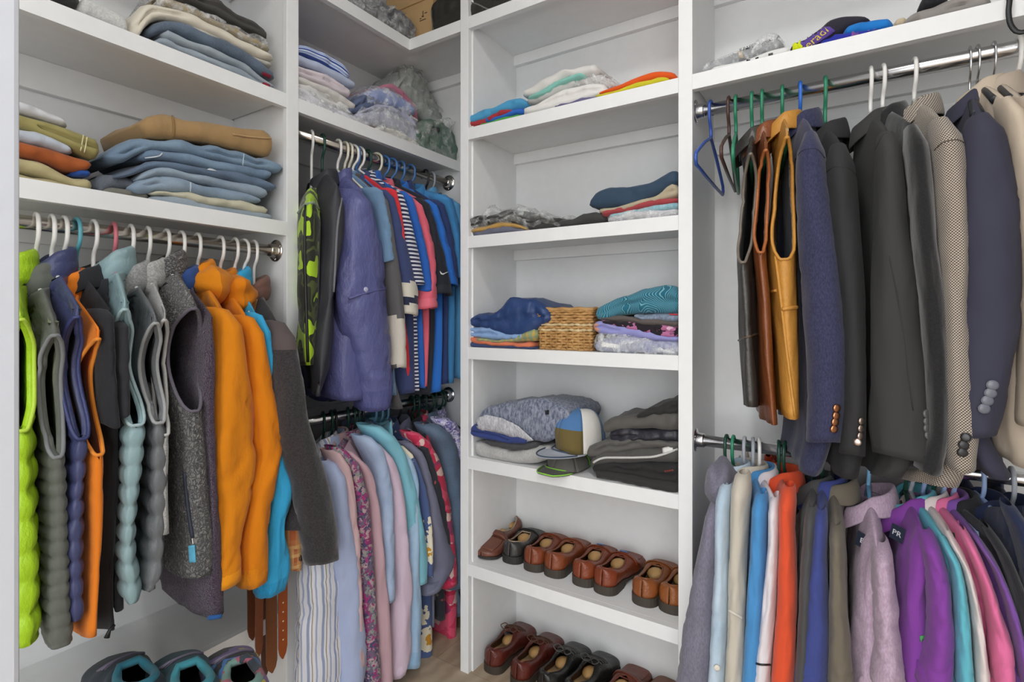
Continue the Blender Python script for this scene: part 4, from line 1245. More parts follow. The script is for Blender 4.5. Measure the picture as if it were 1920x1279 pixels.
G('suit_jacket', 'navy suit jacket with four dark buttons', 'jacket', 'Ru', 1818, [(196, 1818, 1872), (260, 1803, 1902), (400, 1800, 1926), (600, 1800, 1928), (700, 1794, 1910), (800, 1785, 1888), (820, 1785, 1882)], suit('#3c3c4b'), hem=(908, 1832, 1915), hang=('black', 'wire'),
  parts=[strip('sleeve_seam', [(1805, 262), (1825, 214), (1850, 196), (1872, 204)], .0011, M('plain', '#2b2c40', .8), .0), buttons([(1860, 722), (1856, 737), (1850, 751), (1844, 766)], M('plain', '#6a6c76', .25), .0095)], **J_)
G('suit_jacket', 'sand coloured suit jacket', 'jacket', 'Ru', 1832, [(165, 1872, 1912), (230, 1886, 1942), (350, 1905, 1965), (600, 1920, 1985), (800, 1915, 1975)], suit('#c2b3a0'), hem=(880, 1900, 1965), hang=('black', 'wire'), p=.19, **J_)
G('suit_jacket', 'pale taupe suit jacket at the frame edge', 'jacket', 'Ru', 1862, [(165, 1904, 1945), (230, 1920, 1975), (400, 1940, 2000), (700, 1950, 2010)], suit('#b3a595'), hem=(860, 1935, 2000), hang=('black', 'wire'), p=.19, **J_)
hanger('R', 'Ru', hit('R', 1908, HZ, 0)[0], .03, .19, RZ['Ru'] - .09, RZ['Ru'] - .17, 'white', '', label='thick white plastic hanger nearest the frame edge on the suit rod')

# ------------------------------------------------------------------ lower rod
P_ = dict(wr=.005, bt=.022)
G('hooded_sweatshirt', 'grey violet hooded sweatshirt', 'sweatshirt', 'Rl', 1362, [(955, 1318, 1348), (1010, 1310, 1344), (1070, 1297, 1338), (1160, 1281, 1336), (1279, 1262, 1327), (1340, 1256, 1322)], M('heather', '#6a6876', '#7a7786', sc=300), hem=(1330, 1290, 1345), collar=None, hang=('dark green', 'plastic'),
  hood=(.085, .035, .055, .075, .0, -.02), hd=.06, yoke=(onY(1316, 1070, YR - .2)[2], M('heather', '#6f6b7c', '#7d798a', sc=300)), **P_)
G('denim_shirt', 'pale blue washed denim shirt', 'shirt', 'Rl', 1375, [(920, 1338, 1368), (1000, 1334, 1364), (1070, 1334, 1362), (1180, 1328, 1360), (1300, 1322, 1354)], M('denim', '#a0b6c8', '#bccddb'), hem=(1320, 1330, 1360), collar='fold', hang=('green', 'plastic'), parts=[buttons([(1344, 1251)], M('plain', '#d8d2c4', .3), .007)], far=False, **P_)
G('field_shirt', 'beige field shirt', 'shirt', 'Rl', 1396, [(900, 1366, 1404), (970, 1364, 1400), (1070, 1362, 1394), (1160, 1359, 1394), (1300, 1354, 1390)], cloth('#c4bcae'), hem=(1320, 1360, 1392), collar='fold', hang=('grey', 'plastic'), far=False, parts=[strip('tab', [(1368, 1145), (1380, 1152), (1390, 1158)], .0035, cloth('#cfc8bb'))], cw=1.4, **P_)
G('polo_shirt', 'azure blue polo shirt', 'shirt', 'Rl', 1412, [(938, 1406, 1436), (1050, 1401, 1434), (1120, 1396, 1432), (1200, 1392, 1428), (1300, 1386, 1422)], cloth('#4a8cc4'), hem=(1320, 1392, 1425), collar='fold', hang=('grey', 'plastic'), far=False, cw=1.3, **P_)
G('polo_shirt', 'pinkish white polo with black cuff line', 'shirt', 'Rl', 1423, [(945, 1436, 1460), (1020, 1436, 1458), (1090, 1430, 1455), (1200, 1418, 1448), (1300, 1406, 1441)], cloth('#ddd6da'), hem=(1320, 1415, 1440), collar='fold', hang=('white', 'plastic'), far=False, parts=[strip('cuff_line', [(1414, 1243), (1428, 1246), (1443, 1246)], .0022, BLK)], **P_)
G('polo_shirt', 'vermilion red polo shirt', 'shirt', 'Rl', 1460, [(925, 1456, 1492), (990, 1456, 1488), (1100, 1454, 1492), (1200, 1448, 1491), (1300, 1442, 1486)], cloth('#d8512f'), hem=(1320, 1450, 1486), collar='fold', hang=('dark green', 'plastic'), cw=1.3, **P_)
hanger('R', 'Rl', hit('R', 1472, HZ, 0)[0], -.02, .18, RZ['Rl'] - .10, RZ['Rl'] - .16, 'dark green', '', label='dark green plastic hanger doubled up beside the vermilion polo')
G('polo_shirt', 'charcoal grey polo shirt', 'shirt', 'Rl', 1524, [(965, 1506, 1532), (1050, 1500, 1526), (1120, 1496, 1522), (1300, 1488, 1514)], cloth('#4c4c4d'), hem=(1320, 1492, 1515), collar='fold', hang=('dark green', 'plastic'), far=False, **P_)
G('polo_shirt', 'indigo blue polo shirt', 'shirt', 'Rl', 1542, [(970, 1522, 1552), (1050, 1518, 1550), (1110, 1508, 1552), (1200, 1500, 1554), (1300, 1484, 1550)], cloth('#3e4886'), hem=(1320, 1500, 1550), collar='fold', hang=('dark green', 'plastic'), cw=1.2, **P_)
G('polo_shirt', 'olive brown polo shirt', 'shirt', 'Rl', 1561, [(1000, 1552, 1582), (1070, 1554, 1584), (1160, 1552, 1590), (1300, 1549, 1602)], cloth('#6f675a'), hem=(1320, 1555, 1600), collar='fold', hang=('black', 'plastic'), cw=1.2, **P_)
W_ = dict(drop=.07, neck=.36, cw=1.25, hd=.07, wr=.005)
def tagp(px, py, txt):
    def f(c):
        d = np.array([-.55, -.83, 0])
        o = view_pt('R', px, py, .10)
        up = np.array([.25, 0, 1.0]); ax = np.cross(up, d); ax /= np.linalg.norm(ax); up = np.cross(d, ax); up /= np.linalg.norm(up)
        P = [o + ax * a * .013 + up * b * .016 for a, b in ((-1, -1), (1, -1), (1, 1), (-1, 1))]
        n = 4
        t_ = mesh('neck_label', np.concatenate([P, np.array(P) + d * .002]), [[3, 2, 1, 0], [4, 5, 6, 7]] + [(i, (i + 1) % n, n + (i + 1) % n, n + i) for i in range(n)], cloth('#1f2638'), c['T'], smooth=False)
        text_mesh('lettering', txt, .016, M('plain', '#c8c8cc', .6), t_, o + d * .003, -ax if ax @ np.array([1.0, 0, 0]) < 0 else ax, up, .0004)
    return f
G('polo_shirt', 'dusty mauve polo shirt with open neck', 'shirt', 'Rl', 1628, [(1040, 1636, 1676), (1100, 1634, 1682), (1230, 1638, 1694), (1300, 1630, 1704)], M('heather', '#a78fa3', '#b9a3b5', sc=300), body=[(1050, 1620, 1668), (1150, 1600, 1668), (1320, 1588, 1670)], hang=('light blue', 'plastic'), collar='fold', parts=[tagp(1618, 1014, 'B')], **W_)
G('polo_shirt', 'vivid purple polo shirt with open neck', 'shirt', 'Rl', 1697, [(1015, 1722, 1762), (1090, 1738, 1786), (1200, 1742, 1796), (1300, 1718, 1796)], cloth('#82409a'), body=[(1020, 1705, 1755), (1110, 1688, 1760), (1320, 1670, 1770)], hang=('dark green', 'plastic'), collar='fold', parts=[tagp(1683, 1000, 'PR'), patch('emblem', [(1724, 1192), (1732, 1190), (1731, 1202), (1725, 1203)], cloth('#4f9a5c'), .002)], **W_)
G('polo_shirt', 'turquoise polo shirt', 'shirt', 'Rl', 1707, [(1022, 1762, 1784), (1070, 1784, 1808), (1150, 1793, 1822), (1300, 1796, 1834)], cloth('#63b4c4'), hem=(1320, 1790, 1820), collar='fold', hang=('grey', 'plastic'), far=False, **P_)
G('polo_shirt', 'off white polo shirt', 'shirt', 'Rl', 1730, [(1012, 1774, 1792), (1080, 1808, 1826), (1200, 1829, 1852), (1300, 1834, 1864)], cloth('#dccfcc'), hem=(1320, 1825, 1855), collar='fold', hang=('pale blue', 'plastic'), far=False, **P_)
G('polo_shirt', 'bubblegum pink polo shirt', 'shirt', 'Rl', 1748, [(1012, 1804, 1826), (1060, 1824, 1850), (1150, 1853, 1884), (1240, 1862, 1912), (1300, 1868, 1912)], cloth('#dc6f9c'), hem=(1320, 1850, 1895), collar='fold', hang=('dark green', 'plastic'), hd=.055, **P_)
G('polo_shirt', 'grape purple polo shirt', 'shirt', 'Rl', 1767, [(1018, 1828, 1844), (1080, 1866, 1884), (1180, 1898, 1922), (1300, 1920, 1950)], cloth('#7a4f9e'), hem=(1320, 1900, 1930), collar='fold', hang=('pale blue', 'plastic'), far=False, **P_)
G('polo_shirt', 'black polo shirt', 'shirt', 'Rl', 1785, [(1008, 1850, 1874), (1060, 1880, 1906), (1150, 1908, 1940), (1300, 1935, 1975)], cloth('#26262a'), hem=(1320, 1920, 1955), collar='fold', hang=('pale blue', 'plastic'), far=False, hd=.055, **P_)
G('polo_shirt', 'midnight navy polo shirt', 'shirt', 'Rl', 1840, [(965, 1888, 1925), (1050, 1915, 1955), (1200, 1940, 1985)], cloth('#252d4a'), hem=(1320, 1930, 1980), collar='fold', hang=('pale blue', 'plastic'), hd=.055, **P_)
G('polo_shirt', 'dark navy polo shirt at the frame edge', 'shirt', 'Rl', 1897, [(985, 1935, 1972), (1060, 1960, 2000), (1200, 1980, 2020)], cloth('#1f2740'), hem=(1320, 1970, 2010), collar='fold', hang=('grey', 'plastic'), hd=.055, **P_)

# ------------------------------------------------------------------ folded clothes: shelves beside the doorway
CLR = M('clear')
CLR2 = M('clear', '#eef1ee', .22, 30)
def DN(a, b): return M('denim', a, b)
w1, w2 = 'on the high shelf over the jeans', 'on the shelf above the vests'
fold('duffel_bag', 'black fabric bag end', 'bag', 'L', [(70, -40, -18), (100, -30, -6), (130, -28, 6), (150, -22, 15), (154, -12, 15)], cloth('#3a3b39'), where=w1, depth=.2)
fold('fleece_blanket', 'fluffy white folded blanket', 'blanket', 'L', [(150, -10, 20), (180, 0, 34), (215, 16, 50), (246, 34, 63)], M('fleece', '#d6d6d3', '#bdbdba'), where=w1, depth=.2, rough=.004)
J1 = [(292, 72, 79), (320, 74, 90), (370, 93, 110), (430, 119, 134), (480, 143, 160), (516, 162, 171)]
J2 = [(306, 52, 70), (340, 66, 82), (400, 88, 104), (450, 112, 127), (490, 136, 151), (521, 160, 168)]
J3 = [(281, 40, 72), (300, 36, 60), (345, 40, 64), (400, 63, 87), (450, 89, 112), (498, 121, 140), (520, 138, 150)]
RTAB = cloth('#8e2436')
fold('folded_jeans', 'grey blue jeans with red tab, lowest', 'jeans', 'L', J1, DN('#7d8a95', '#98a4ad'), where=w1, parts=[fpatch('red_tab', [(490, 153), (506, 160), (506, 165), (490, 158)], RTAB)], group=None)
fold('folded_jeans', 'pale washed jeans in the middle of the pile', 'jeans', 'L', J2, DN('#84909a', '#a0aab1'), where=w1)
fold('folded_jeans', 'dark blue jeans with red tab on the pile', 'jeans', 'L', J3, DN('#34465a', '#506378'), where=w1, parts=[fpatch('red_tab', [(492, 134), (508, 141), (507, 147), (491, 140)], RTAB)])
fold('folded_trousers', 'stone grey trousers under the cream ones', 'trousers', 'L', [(350, 44, 58), (400, 62, 76), (450, 86, 100), (490, 108, 120), (514, 118, 127)], cloth('#b9b6ae'), where=w1, front=.02)
fold('folded_trousers', 'cream trousers bunched at one end', 'trousers', 'L', [(248, 36, 66), (262, 20, 70), (280, 2, 42), (310, 4, 34), (345, 16, 42), (400, 42, 62), (450, 70, 88), (490, 92, 107), (518, 104, 114)], cloth('#ddd6c6'), where=w1, rough=.005)
fold('folded_trousers', 'tan trousers in a crinkled plastic sleeve', 'trousers', 'L', [(300, -14, 5), (360, 10, 28), (420, 40, 56), (470, 66, 80), (510, 84, 97)], cloth('#a89878'), where=w1, wrap=CLR, front=.03)
fold('garment_roll', 'long charcoal garment laid on top', 'clothes', 'L', [(345, -25, -2), (400, -6, 22), (450, 22, 48), (490, 46, 68), (506, 62, 74)], M('cloth', '#4c4a48'), where=w1, front=.05)
# the two piles above the vests
fold('folded_trousers', 'khaki trousers lowest of the short pile', 'trousers', 'L', [(16, 312, 332), (38, 321, 341), (80, 331, 349), (120, 343, 354), (146, 352, 358)], cloth('#a99e74'), where=w2)
fold('folded_trousers', 'light khaki trousers with a curled hem', 'trousers', 'L', [(16, 286, 311), (40, 293, 321), (80, 304, 331), (120, 320, 343), (150, 330, 355), (178, 336, 359)], cloth('#b5aa80'), where=w2)
fold('folded_shirt', 'royal blue shirt peeping from the short pile', 'shirt', 'L', [(140, 316, 330), (160, 318, 331), (176, 317, 332)], cloth('#274f9c'), where=w2, front=.016)
fold('folded_trousers', 'rust orange trousers', 'trousers', 'L', [(16, 258, 284), (40, 265, 291), (90, 276, 304), (130, 289, 319), (160, 296, 321), (177, 302, 314)], cloth('#a4572c'), where=w2)
fold('folded_shirt', 'pale grey blue shirt', 'shirt', 'L', [(16, 232, 257), (40, 241, 264), (90, 254, 276), (125, 272, 286), (142, 281, 287)], cloth('#b9c0cb'), where=w2)
fold('folded_trousers', 'olive trousers with stitched hem', 'trousers', 'L', [(16, 202, 230), (40, 210, 240), (100, 228, 262), (150, 247, 284), (180, 258, 296), (194, 266, 295)], cloth('#9a915c'), where=w2, parts=[fstrip('hem_stitch', [(156, 254), (151, 283)], .0012, cloth('#ddd6ae')), fstrip('hem_stitch', [(163, 258), (158, 286)], .0012, cloth('#ddd6ae'))])
fold('folded_shirt', 'silver grey shirt on top of the short pile', 'shirt', 'L', [(16, 178, 201), (45, 188, 211), (80, 202, 221), (110, 216, 231), (132, 229, 238)], cloth('#c9cacd'), where=w2)
w3 = 'in the big jeans pile'
fold('folded_jeans', 'smooth grey jeans at the very bottom', 'jeans', 'L', [(276, 374, 379), (300, 365, 385), (330, 363, 391), (380, 378, 400), (440, 390, 408), (495, 398, 414), (516, 403, 412)], DN('#7b8996', '#929fa9'), where=w3)
fold('folded_trousers', 'cream chinos with turned cuff', 'trousers', 'L', [(286, 357, 364), (320, 355, 366), (360, 360, 377), (420, 370, 388), (470, 380, 398), (500, 386, 402), (508, 388, 398)], cloth('#c6c2ab'), where=w3)
fold('folded_trousers', 'grey green work trousers sticking out', 'trousers', 'L', [(188, 356, 364), (215, 353, 369), (250, 357, 374), (285, 361, 374)], cloth('#77766c'), where=w3, front=.03)
fold('folded_jeans', 'almost black jeans sticking out', 'jeans', 'L', [(179, 336, 360), (192, 329, 364), (215, 328, 353), (240, 333, 353), (258, 340, 350)], DN('#3a3f49', '#565d69'), where=w3, front=.03)
fold('folded_jeans', 'light blue jeans with curled waist', 'jeans', 'L', [(246, 343, 357), (270, 334, 362), (300, 329, 357), (350, 338, 362), (420, 352, 374), (470, 362, 380), (495, 370, 380)], DN('#687f96', '#8a9dae'), where=w3, parts=[fstrip('seam', [(357, 340), (357, 361)], .0015, cloth('#c3ccd4'))])
fold('folded_jeans', 'stone washed jeans second from the waist roll', 'jeans', 'L', [(258, 330, 342), (285, 318, 333), (310, 316, 330), (360, 323, 339), (440, 339, 357), (490, 350, 370), (508, 358, 368)], DN('#73869a', '#93a3b1'), where=w3)
fold('folded_jeans', 'deep indigo jeans with label', 'jeans', 'L', [(218, 324, 335), (250, 311, 326), (290, 300, 316), (360, 309, 324), (440, 323, 340), (500, 336, 356), (524, 345, 355)], DN('#384e69', '#526b86'), where=w3, parts=[fpatch('label_patch', [(388, 313), (408, 317), (407, 322), (388, 319)], cloth('#cdd3d8'))])
fold('folded_jeans', 'mid blue jeans with rivet pocket', 'jeans', 'L', [(265, 281, 300), (300, 277, 299), (360, 287, 309), (440, 304, 325), (500, 317, 336), (515, 322, 332)], DN('#4f6a87', '#6f8aa2'), where=w3, parts=[fstrip('pocket_seam', [(272, 296), (300, 292), (308, 280)], .0015, cloth('#cfd6dc'))])
fold('folded_jeans', 'wide blue jeans topmost', 'jeans', 'L', [(203, 285, 296), (225, 274, 304), (260, 261, 290), (290, 257, 281), (350, 263, 287), (420, 277, 303), (480, 291, 317), (525, 303, 322), (536, 309, 318)], DN('#526d88', '#7590a6'), where=w3, parts=[fstrip('seam', [(458, 283), (455, 310)], .0015, cloth('#b9c6d2'))])
fold('folded_trousers', 'caramel brown trousers crowning the jeans', 'trousers', 'L', [(267, 224, 236), (280, 219, 255), (325, 217, 259), (400, 231, 266), (460, 236, 281), (500, 246, 291), (517, 262, 290)], cloth('#a5865c', wst=.6), where=w3, rough=.004, parts=[fstrip('pocket_welt', [(436, 252), (470, 257), (508, 260)], .0025, cloth('#b8976b')), fstrip('waistband', [(323, 219), (326, 240), (324, 257)], .003, cloth('#8d7048'))])

# ------------------------------------------------------------------ corner shelf over the polo shirts
w4 = 'at the divider end of the corner shelf'
w5 = 'in the middle of the corner shelf'
fold('folded_shirt', 'white shirt in a clear bag', 'shirt', 'L', [(550, 158, 184), (575, 164, 195), (600, 181, 207), (640, 201, 221), (670, 217, 231), (697, 230, 242)], cloth('#dcdce2'), where=w4, wrap=CLR)
fold('folded_shirt', 'off white shirt second from the bottom', 'shirt', 'L', [(550, 150, 160), (580, 157, 175), (610, 169, 192), (640, 186, 206), (658, 197, 208)], cloth('#d9d8d6'), where=w4)
fold('folded_shirt', 'ivory shirt with a pointed fold', 'shirt', 'L', [(550, 138, 150), (580, 147, 162), (610, 158, 174), (640, 175, 194), (670, 197, 206)], cloth('#d5d2cd'), where=w4, front=.005)
fold('folded_shirt', 'blush white shirt', 'shirt', 'L', [(550, 116, 138), (575, 122, 146), (605, 134, 157), (630, 148, 172), (662, 168, 184)], cloth('#dbd0d6'), where=w4)
fold('folded_shirt', 'pale blue shirt', 'shirt', 'L', [(550, 96, 116), (575, 104, 121), (605, 116, 133), (640, 136, 153), (670, 157, 166)], cloth('#b6c1d9'), where=w4)
fold('folded_shirt', 'blue and white striped shirt on top', 'shirt', 'L', [(550, 78, 96), (575, 84, 103), (600, 90, 114), (630, 106, 131), (650, 124, 145), (662, 136, 147)], M('stripe', 'v', .016, (0, '#3c559c'), (.35, '#ccd5ea'), (.5, '#8fa6d4'), (.8, '#e1e6f1')), where=w4)
fold('folded_shirt', 'red shirt in a clear bag peeping out low', 'shirt', 'L', [(690, 234, 244), (703, 234, 249), (715, 241, 253)], cloth('#7e2735'), where=w5, front=.02)
fold('folded_shirt', 'ivory shirt in a shiny clear bag', 'shirt', 'L', [(704, 238, 246), (725, 234, 258), (750, 243, 266), (772, 256, 275), (790, 268, 280)], cloth('#dddad2'), where=w5, wrap=CLR, rough=.004)
fold('folded_shirt', 'lilac grey shirt with loose sleeve', 'shirt', 'L', [(668, 214, 220), (695, 205, 232), (725, 202, 237), (755, 216, 247), (775, 232, 262), (790, 246, 272)], M('heather', '#a9abbd', '#c0c2d0'), where=w5, wrap=CLR)
fold('folded_shirt', 'soft lavender shirt in a clear bag', 'shirt', 'L', [(674, 208, 214), (700, 196, 206), (730, 196, 206), (755, 205, 220), (784, 226, 244)], cloth('#b4b7cf'), where=w5, wrap=CLR)
fold('folded_shirt', 'dark blue jean shirt', 'shirt', 'L', [(652, 206, 214), (668, 190, 211), (690, 176, 206), (705, 176, 200)], DN('#34456c', '#4c5f88'), where=w5)
fold('folded_shirt', 'cornflower blue shirt in a clear bag', 'shirt', 'L', [(688, 172, 194), (710, 163, 195), (735, 168, 198), (760, 184, 208), (782, 200, 216)], cloth('#93a3d2'), where=w5, wrap=CLR, rough=.004)
fold('folded_shirt', 'rose pink shirt behind the blue one', 'shirt', 'L', [(708, 163, 172), (728, 155, 168), (740, 156, 172), (760, 172, 190), (778, 192, 212), (787, 212, 238)], cloth('#c97f97'), where=w5, front=.05)
fold('folded_sweater', 'grey sweater in a tall clear bag', 'sweater', 'L', [(742, 160, 190), (760, 132, 185), (778, 126, 195), (800, 152, 225), (818, 190, 240), (830, 212, 240)], cloth('#a9ada7'), where='behind the pink shirt on the corner shelf', wrap=CLR2, rough=.007, front=.10, depth=.14)
fold('folded_jacket', 'sage green jacket in a crumpled clear bag', 'jacket', 'L', [(776, 246, 268), (795, 232, 283), (820, 224, 293), (840, 228, 302), (853, 246, 306), (860, 262, 305)], cloth('#5f7a6c'), where='at the wall end of the corner shelf', wrap=CLR2, rough=.007, parts=[fpatch('bag_label', [(806, 238), (824, 240), (824, 247), (806, 246)], BLK)])

# ------------------------------------------------------------------ L-shaped top shelf
fold('folded_coat', 'grey knit coat in a crinkled clear bag', 'coat', 'L', [(640, -40, -8), (680, -22, 22), (715, -2, 42), (745, 12, 58), (770, 34, 70), (783, 48, 72)], M('heather', '#5f6064', '#85868a', sc=90), where='on the top corner shelf', wrap=CLR, rough=.006)
def cardboard():
    a, b = onY(728, 30, 1.47), onY(812, 30, 1.47)
    z0, x0, x1 = SH[5] + NT_, a[0], b[0]
    zl = onY(760, 16, 1.47)[2]
    T = thing('cardboard_box', 'brown lidded cardboard box on the top corner shelf', 'box', ((x0 + x1) / 2, 1.55, z0))
    kb = M('plain', '#c9a676', .8, .0006, 150)
    box('body', (x0, x1, 1.47, 1.66, z0, zl + .01), kb, T)
    box('lid', (x0 - .004, x1 + .004, 1.464, 1.666, zl, zl + .12), kb, T)
    ink = M('plain', '#3d342a', .8)
    c0 = onY(793, 26, 1.4695)
    mesh('printed_mark', [c0 + d for d in (np.array(q) for q in ((-.004, 0, -.012), (.004, 0, -.012), (.006, 0, -.009), (.002, 0, -.008), (.002, 0, .012), (-.002, 0, .010), (-.002, 0, -.007), (-.008, 0, -.004)))], [list(range(8))], ink, T, smooth=False)
    for dx0, dx1, dz in ((-.016, -.008, -.014), (.008, .020, .000), (-.016, .014, -.022)):
        V, Q = box_v(c0[0] + dx0, c0[0] + dx1, c0[1] - .0004, c0[1] + .0004, c0[2] + dz - .0015, c0[2] + dz + .0012)
        mesh('printed_mark', V, Q, ink, T, smooth=False)
cardboard()
fold('garment_bag', 'black zipped garment bag folded flat', 'bag', 'T', [(804, 4, 74), (830, -12, 62), (860, -26, 50), (895, -40, 34), (930, -52, 16), (965, -60, 0)], M('nylon', '#34332f', wr=14, rough=.35), where='on the top shelf over the tower', rough=.006, depth=.25, parts=[fstrip('zip_seam', [(868, 2), (895, 8), (918, 18), (930, 14)], .0025, M('plain', '#7d7c76', .4)), fstrip('edge_piping', [(808, 10), (811, 40), (814, 62)], .0025, M('plain', '#5e5d58', .4))])

# ------------------------------------------------------------------ tower, shelf by shelf from the top
t1 = 'on the uppermost tower shelf'
fold('folded_shirt', 'grass green shirt', 'shirt', 'T', [(896, 230, 235), (920, 225, 232), (950, 215, 226), (976, 209, 221)], cloth('#4fa84c'), where=t1)
fold('folded_shirt', 'bright blue shirt', 'shirt', 'T', [(905, 221, 231), (935, 212, 225), (962, 203, 216), (979, 201, 211)], cloth('#2d66c0'), where=t1)
fold('folded_shirt', 'brick red shirt', 'shirt', 'T', [(875, 229, 237), (900, 220, 234), (930, 209, 221), (960, 204, 213)], cloth('#a8343a'), where=t1)
fold('folded_shirt', 'sky blue shirt draped over the red one', 'shirt', 'T', [(868, 217, 227), (885, 212, 229), (910, 203, 222), (940, 189, 209), (968, 179, 203), (985, 182, 198)], cloth('#4f9fcb'), where=t1)
fold('folded_shirt', 'plum purple shirt', 'shirt', 'T', [(1036, 197, 203), (1075, 186, 196), (1110, 177, 190), (1128, 174, 184)], cloth('#6b6488'), where=t1)
fold('folded_shirt', 'white cotton shirt nearest the edge', 'shirt', 'T', [(977, 206, 214), (1000, 195, 211), (1035, 174, 203), (1065, 161, 195), (1100, 156, 185), (1128, 155, 176), (1136, 160, 172)], cloth('#e4e2de'), where=t1, rough=.004)
fold('folded_shirt', 'pale grey shirt in a clear sleeve', 'shirt', 'T', [(1055, 150, 162), (1085, 140, 160), (1115, 136, 158), (1145, 148, 164), (1156, 154, 162)], cloth('#c5bfbd'), where=t1, wrap=CLR, front=.03)
fold('folded_shirt', 'silver grey shirt under the mint one', 'shirt', 'T', [(984, 188, 194), (1015, 170, 188), (1050, 152, 172), (1080, 143, 160)], cloth('#bcbcb9'), where=t1, front=.02)
fold('folded_shirt', 'mint green shirt', 'shirt', 'T', [(985, 181, 188), (1015, 163, 178), (1050, 144, 159), (1085, 134, 146), (1096, 136, 144)], cloth('#86c2b6'), where=t1)
fold('folded_shirt', 'white polo shirt topmost', 'shirt', 'T', [(976, 171, 179), (1000, 157, 177), (1030, 137, 163), (1055, 124, 147), (1075, 125, 144), (1100, 119, 138), (1119, 116, 134)], cloth('#d9d7d3'), where=t1, rough=.004)
fold('folded_shirt', 'salmon shirt lowest at the post', 'shirt', 'T', [(1126, 179, 184), (1165, 170, 181), (1215, 160, 172), (1255, 150, 162), (1268, 149, 158)], cloth('#e2886a'), where=t1)
fold('folded_shirt', 'acid yellow shirt', 'shirt', 'T', [(1112, 178, 184), (1145, 169, 180), (1180, 156, 171), (1220, 144, 161), (1258, 143, 153)], cloth('#cbc22c'), where=t1, rough=.004)
fold('folded_shirt', 'vivid orange shirt', 'shirt', 'T', [(1118, 172, 179), (1150, 161, 170), (1190, 144, 158), (1225, 133, 148), (1258, 131, 147), (1269, 137, 150)], cloth('#e0591f'), where=t1)
t2 = 'on the second tower shelf'
fold('folded_trousers', 'blue grey trousers lowest beside the post', 'trousers', 'T', [(881, 433, 444), (900, 429, 443), (930, 424, 439), (960, 424, 436), (985, 430, 434)], M('cloth', '#6a6d7e'), where=t2)
fold('folded_shirt', 'mustard gold shirt', 'shirt', 'T', [(879, 429, 437), (905, 423, 433), (935, 415, 428), (965, 418, 427), (988, 425, 432)], cloth('#bd9755'), where=t2, rough=.004)
fold('folded_trousers', 'slim charcoal trousers with rolled waist', 'trousers', 'T', [(985, 421, 433), (1030, 414, 429), (1070, 408, 423), (1094, 397, 418), (1110, 394, 416), (1134, 405, 413)], cloth('#3f3f3e'), where=t2, rough=.004)
fold('folded_jacket', 'black jacket in crackling clear film', 'jacket', 'T', [(877, 409, 428), (900, 402, 426), (930, 396, 418), (955, 388, 418), (980, 396, 424), (1020, 404, 420), (1055, 408, 416)], cloth('#3b3a39'), where=t2, wrap=CLR2, rough=.006)
fold('folded_shirt', 'pearl grey shirt at the bottom', 'shirt', 'T', [(1136, 409, 416), (1170, 402, 413), (1220, 396, 409), (1273, 391, 404)], cloth('#c4c2c6'), where=t2, wrap=CLR)
fold('folded_shirt', 'pale turquoise shirt', 'shirt', 'T', [(1138, 403, 410), (1175, 392, 403), (1225, 382, 396), (1273, 378, 391)], M('heather', '#7fa9b4', '#9cc0c8'), where=t2)
fold('folded_shirt', 'wine red shirt', 'shirt', 'T', [(1124, 399, 407), (1155, 389, 402), (1210, 376, 390), (1273, 367, 379)], cloth('#a04247'), where=t2)
fold('folded_trousers', 'beige linen trousers', 'trousers', 'T', [(1118, 391, 399), (1160, 384, 396), (1200, 373, 386), (1235, 360, 377), (1260, 344, 370), (1273, 348, 368)], cloth('#b0a48c'), where=t2, rough=.004)
fold('folded_jeans', 'navy jeans bulging on top', 'jeans', 'T', [(1100, 377, 386), (1115, 360, 388), (1140, 354, 388), (1175, 352, 386), (1210, 343, 374), (1240, 327, 360), (1262, 317, 348), (1273, 319, 346)], cloth('#34485c', wst=.6), where=t2, rough=.005)
t3 = 'on the basket shelf'
fold('folded_shirt', 'navy shirt flat at the bottom', 'shirt', 'T', [(877, 640, 651), (900, 645, 652), (940, 648, 653), (1000, 650, 656)], cloth('#3b4a74'), where=t3)
fold('folded_shirt', 'salmon orange shirt', 'shirt', 'T', [(874, 628, 636), (888, 632, 646), (930, 641, 650), (970, 641, 652), (996, 640, 654)], cloth('#d87a58'), where=t3)
fold('folded_shirt', 'olive and yellow checked shirt', 'shirt', 'T', [(890, 630, 640), (930, 638, 644), (965, 632, 642), (990, 618, 641), (1004, 614, 640)], M('plaid', '#8d9a72', '#c9a24a', '#6f8a7a', .02, .02), where=t3)
fold('folded_shirt', 'powder blue shirt', 'shirt', 'T', [(873, 612, 628), (890, 610, 633), (925, 617, 638), (960, 624, 638), (982, 626, 636)], cloth('#8aa9d4'), where=t3)
fold('folded_jacket', 'puffed up navy windcheater', 'jacket', 'T', [(875, 598, 610), (890, 591, 614), (915, 588, 618), (935, 573, 627), (955, 563, 636), (980, 559, 636), (1003, 564, 618), (1022, 580, 605), (1032, 589, 600)], nyl('#2f4676', wr=18), where=t3, rough=.006)
fold('folded_shirt', 'lavender grey shirt in clear film', 'shirt', 'T', [(1111, 642, 657), (1130, 632, 659), (1165, 630, 661), (1210, 636, 663), (1274, 642, 666)], M('heather', '#8f92a8', '#aaadc0'), where=t3, wrap=CLR, rough=.004, parts=[fpatch('paper_band', [(1128, 641), (1160, 646), (1160, 653), (1127, 650)], M('plain', '#e8e8e6', .6))])
fold('folded_shirt', 'periwinkle shirt with orange flashes', 'shirt', 'T', [(1108, 608, 614), (1120, 600, 626), (1150, 606, 630), (1190, 614, 633), (1235, 626, 640), (1274, 630, 641)], M('print', '#8f90c6', ((.82, '#c28a72'), (.92, '#c9c8e0')), sc=24), where=t3)
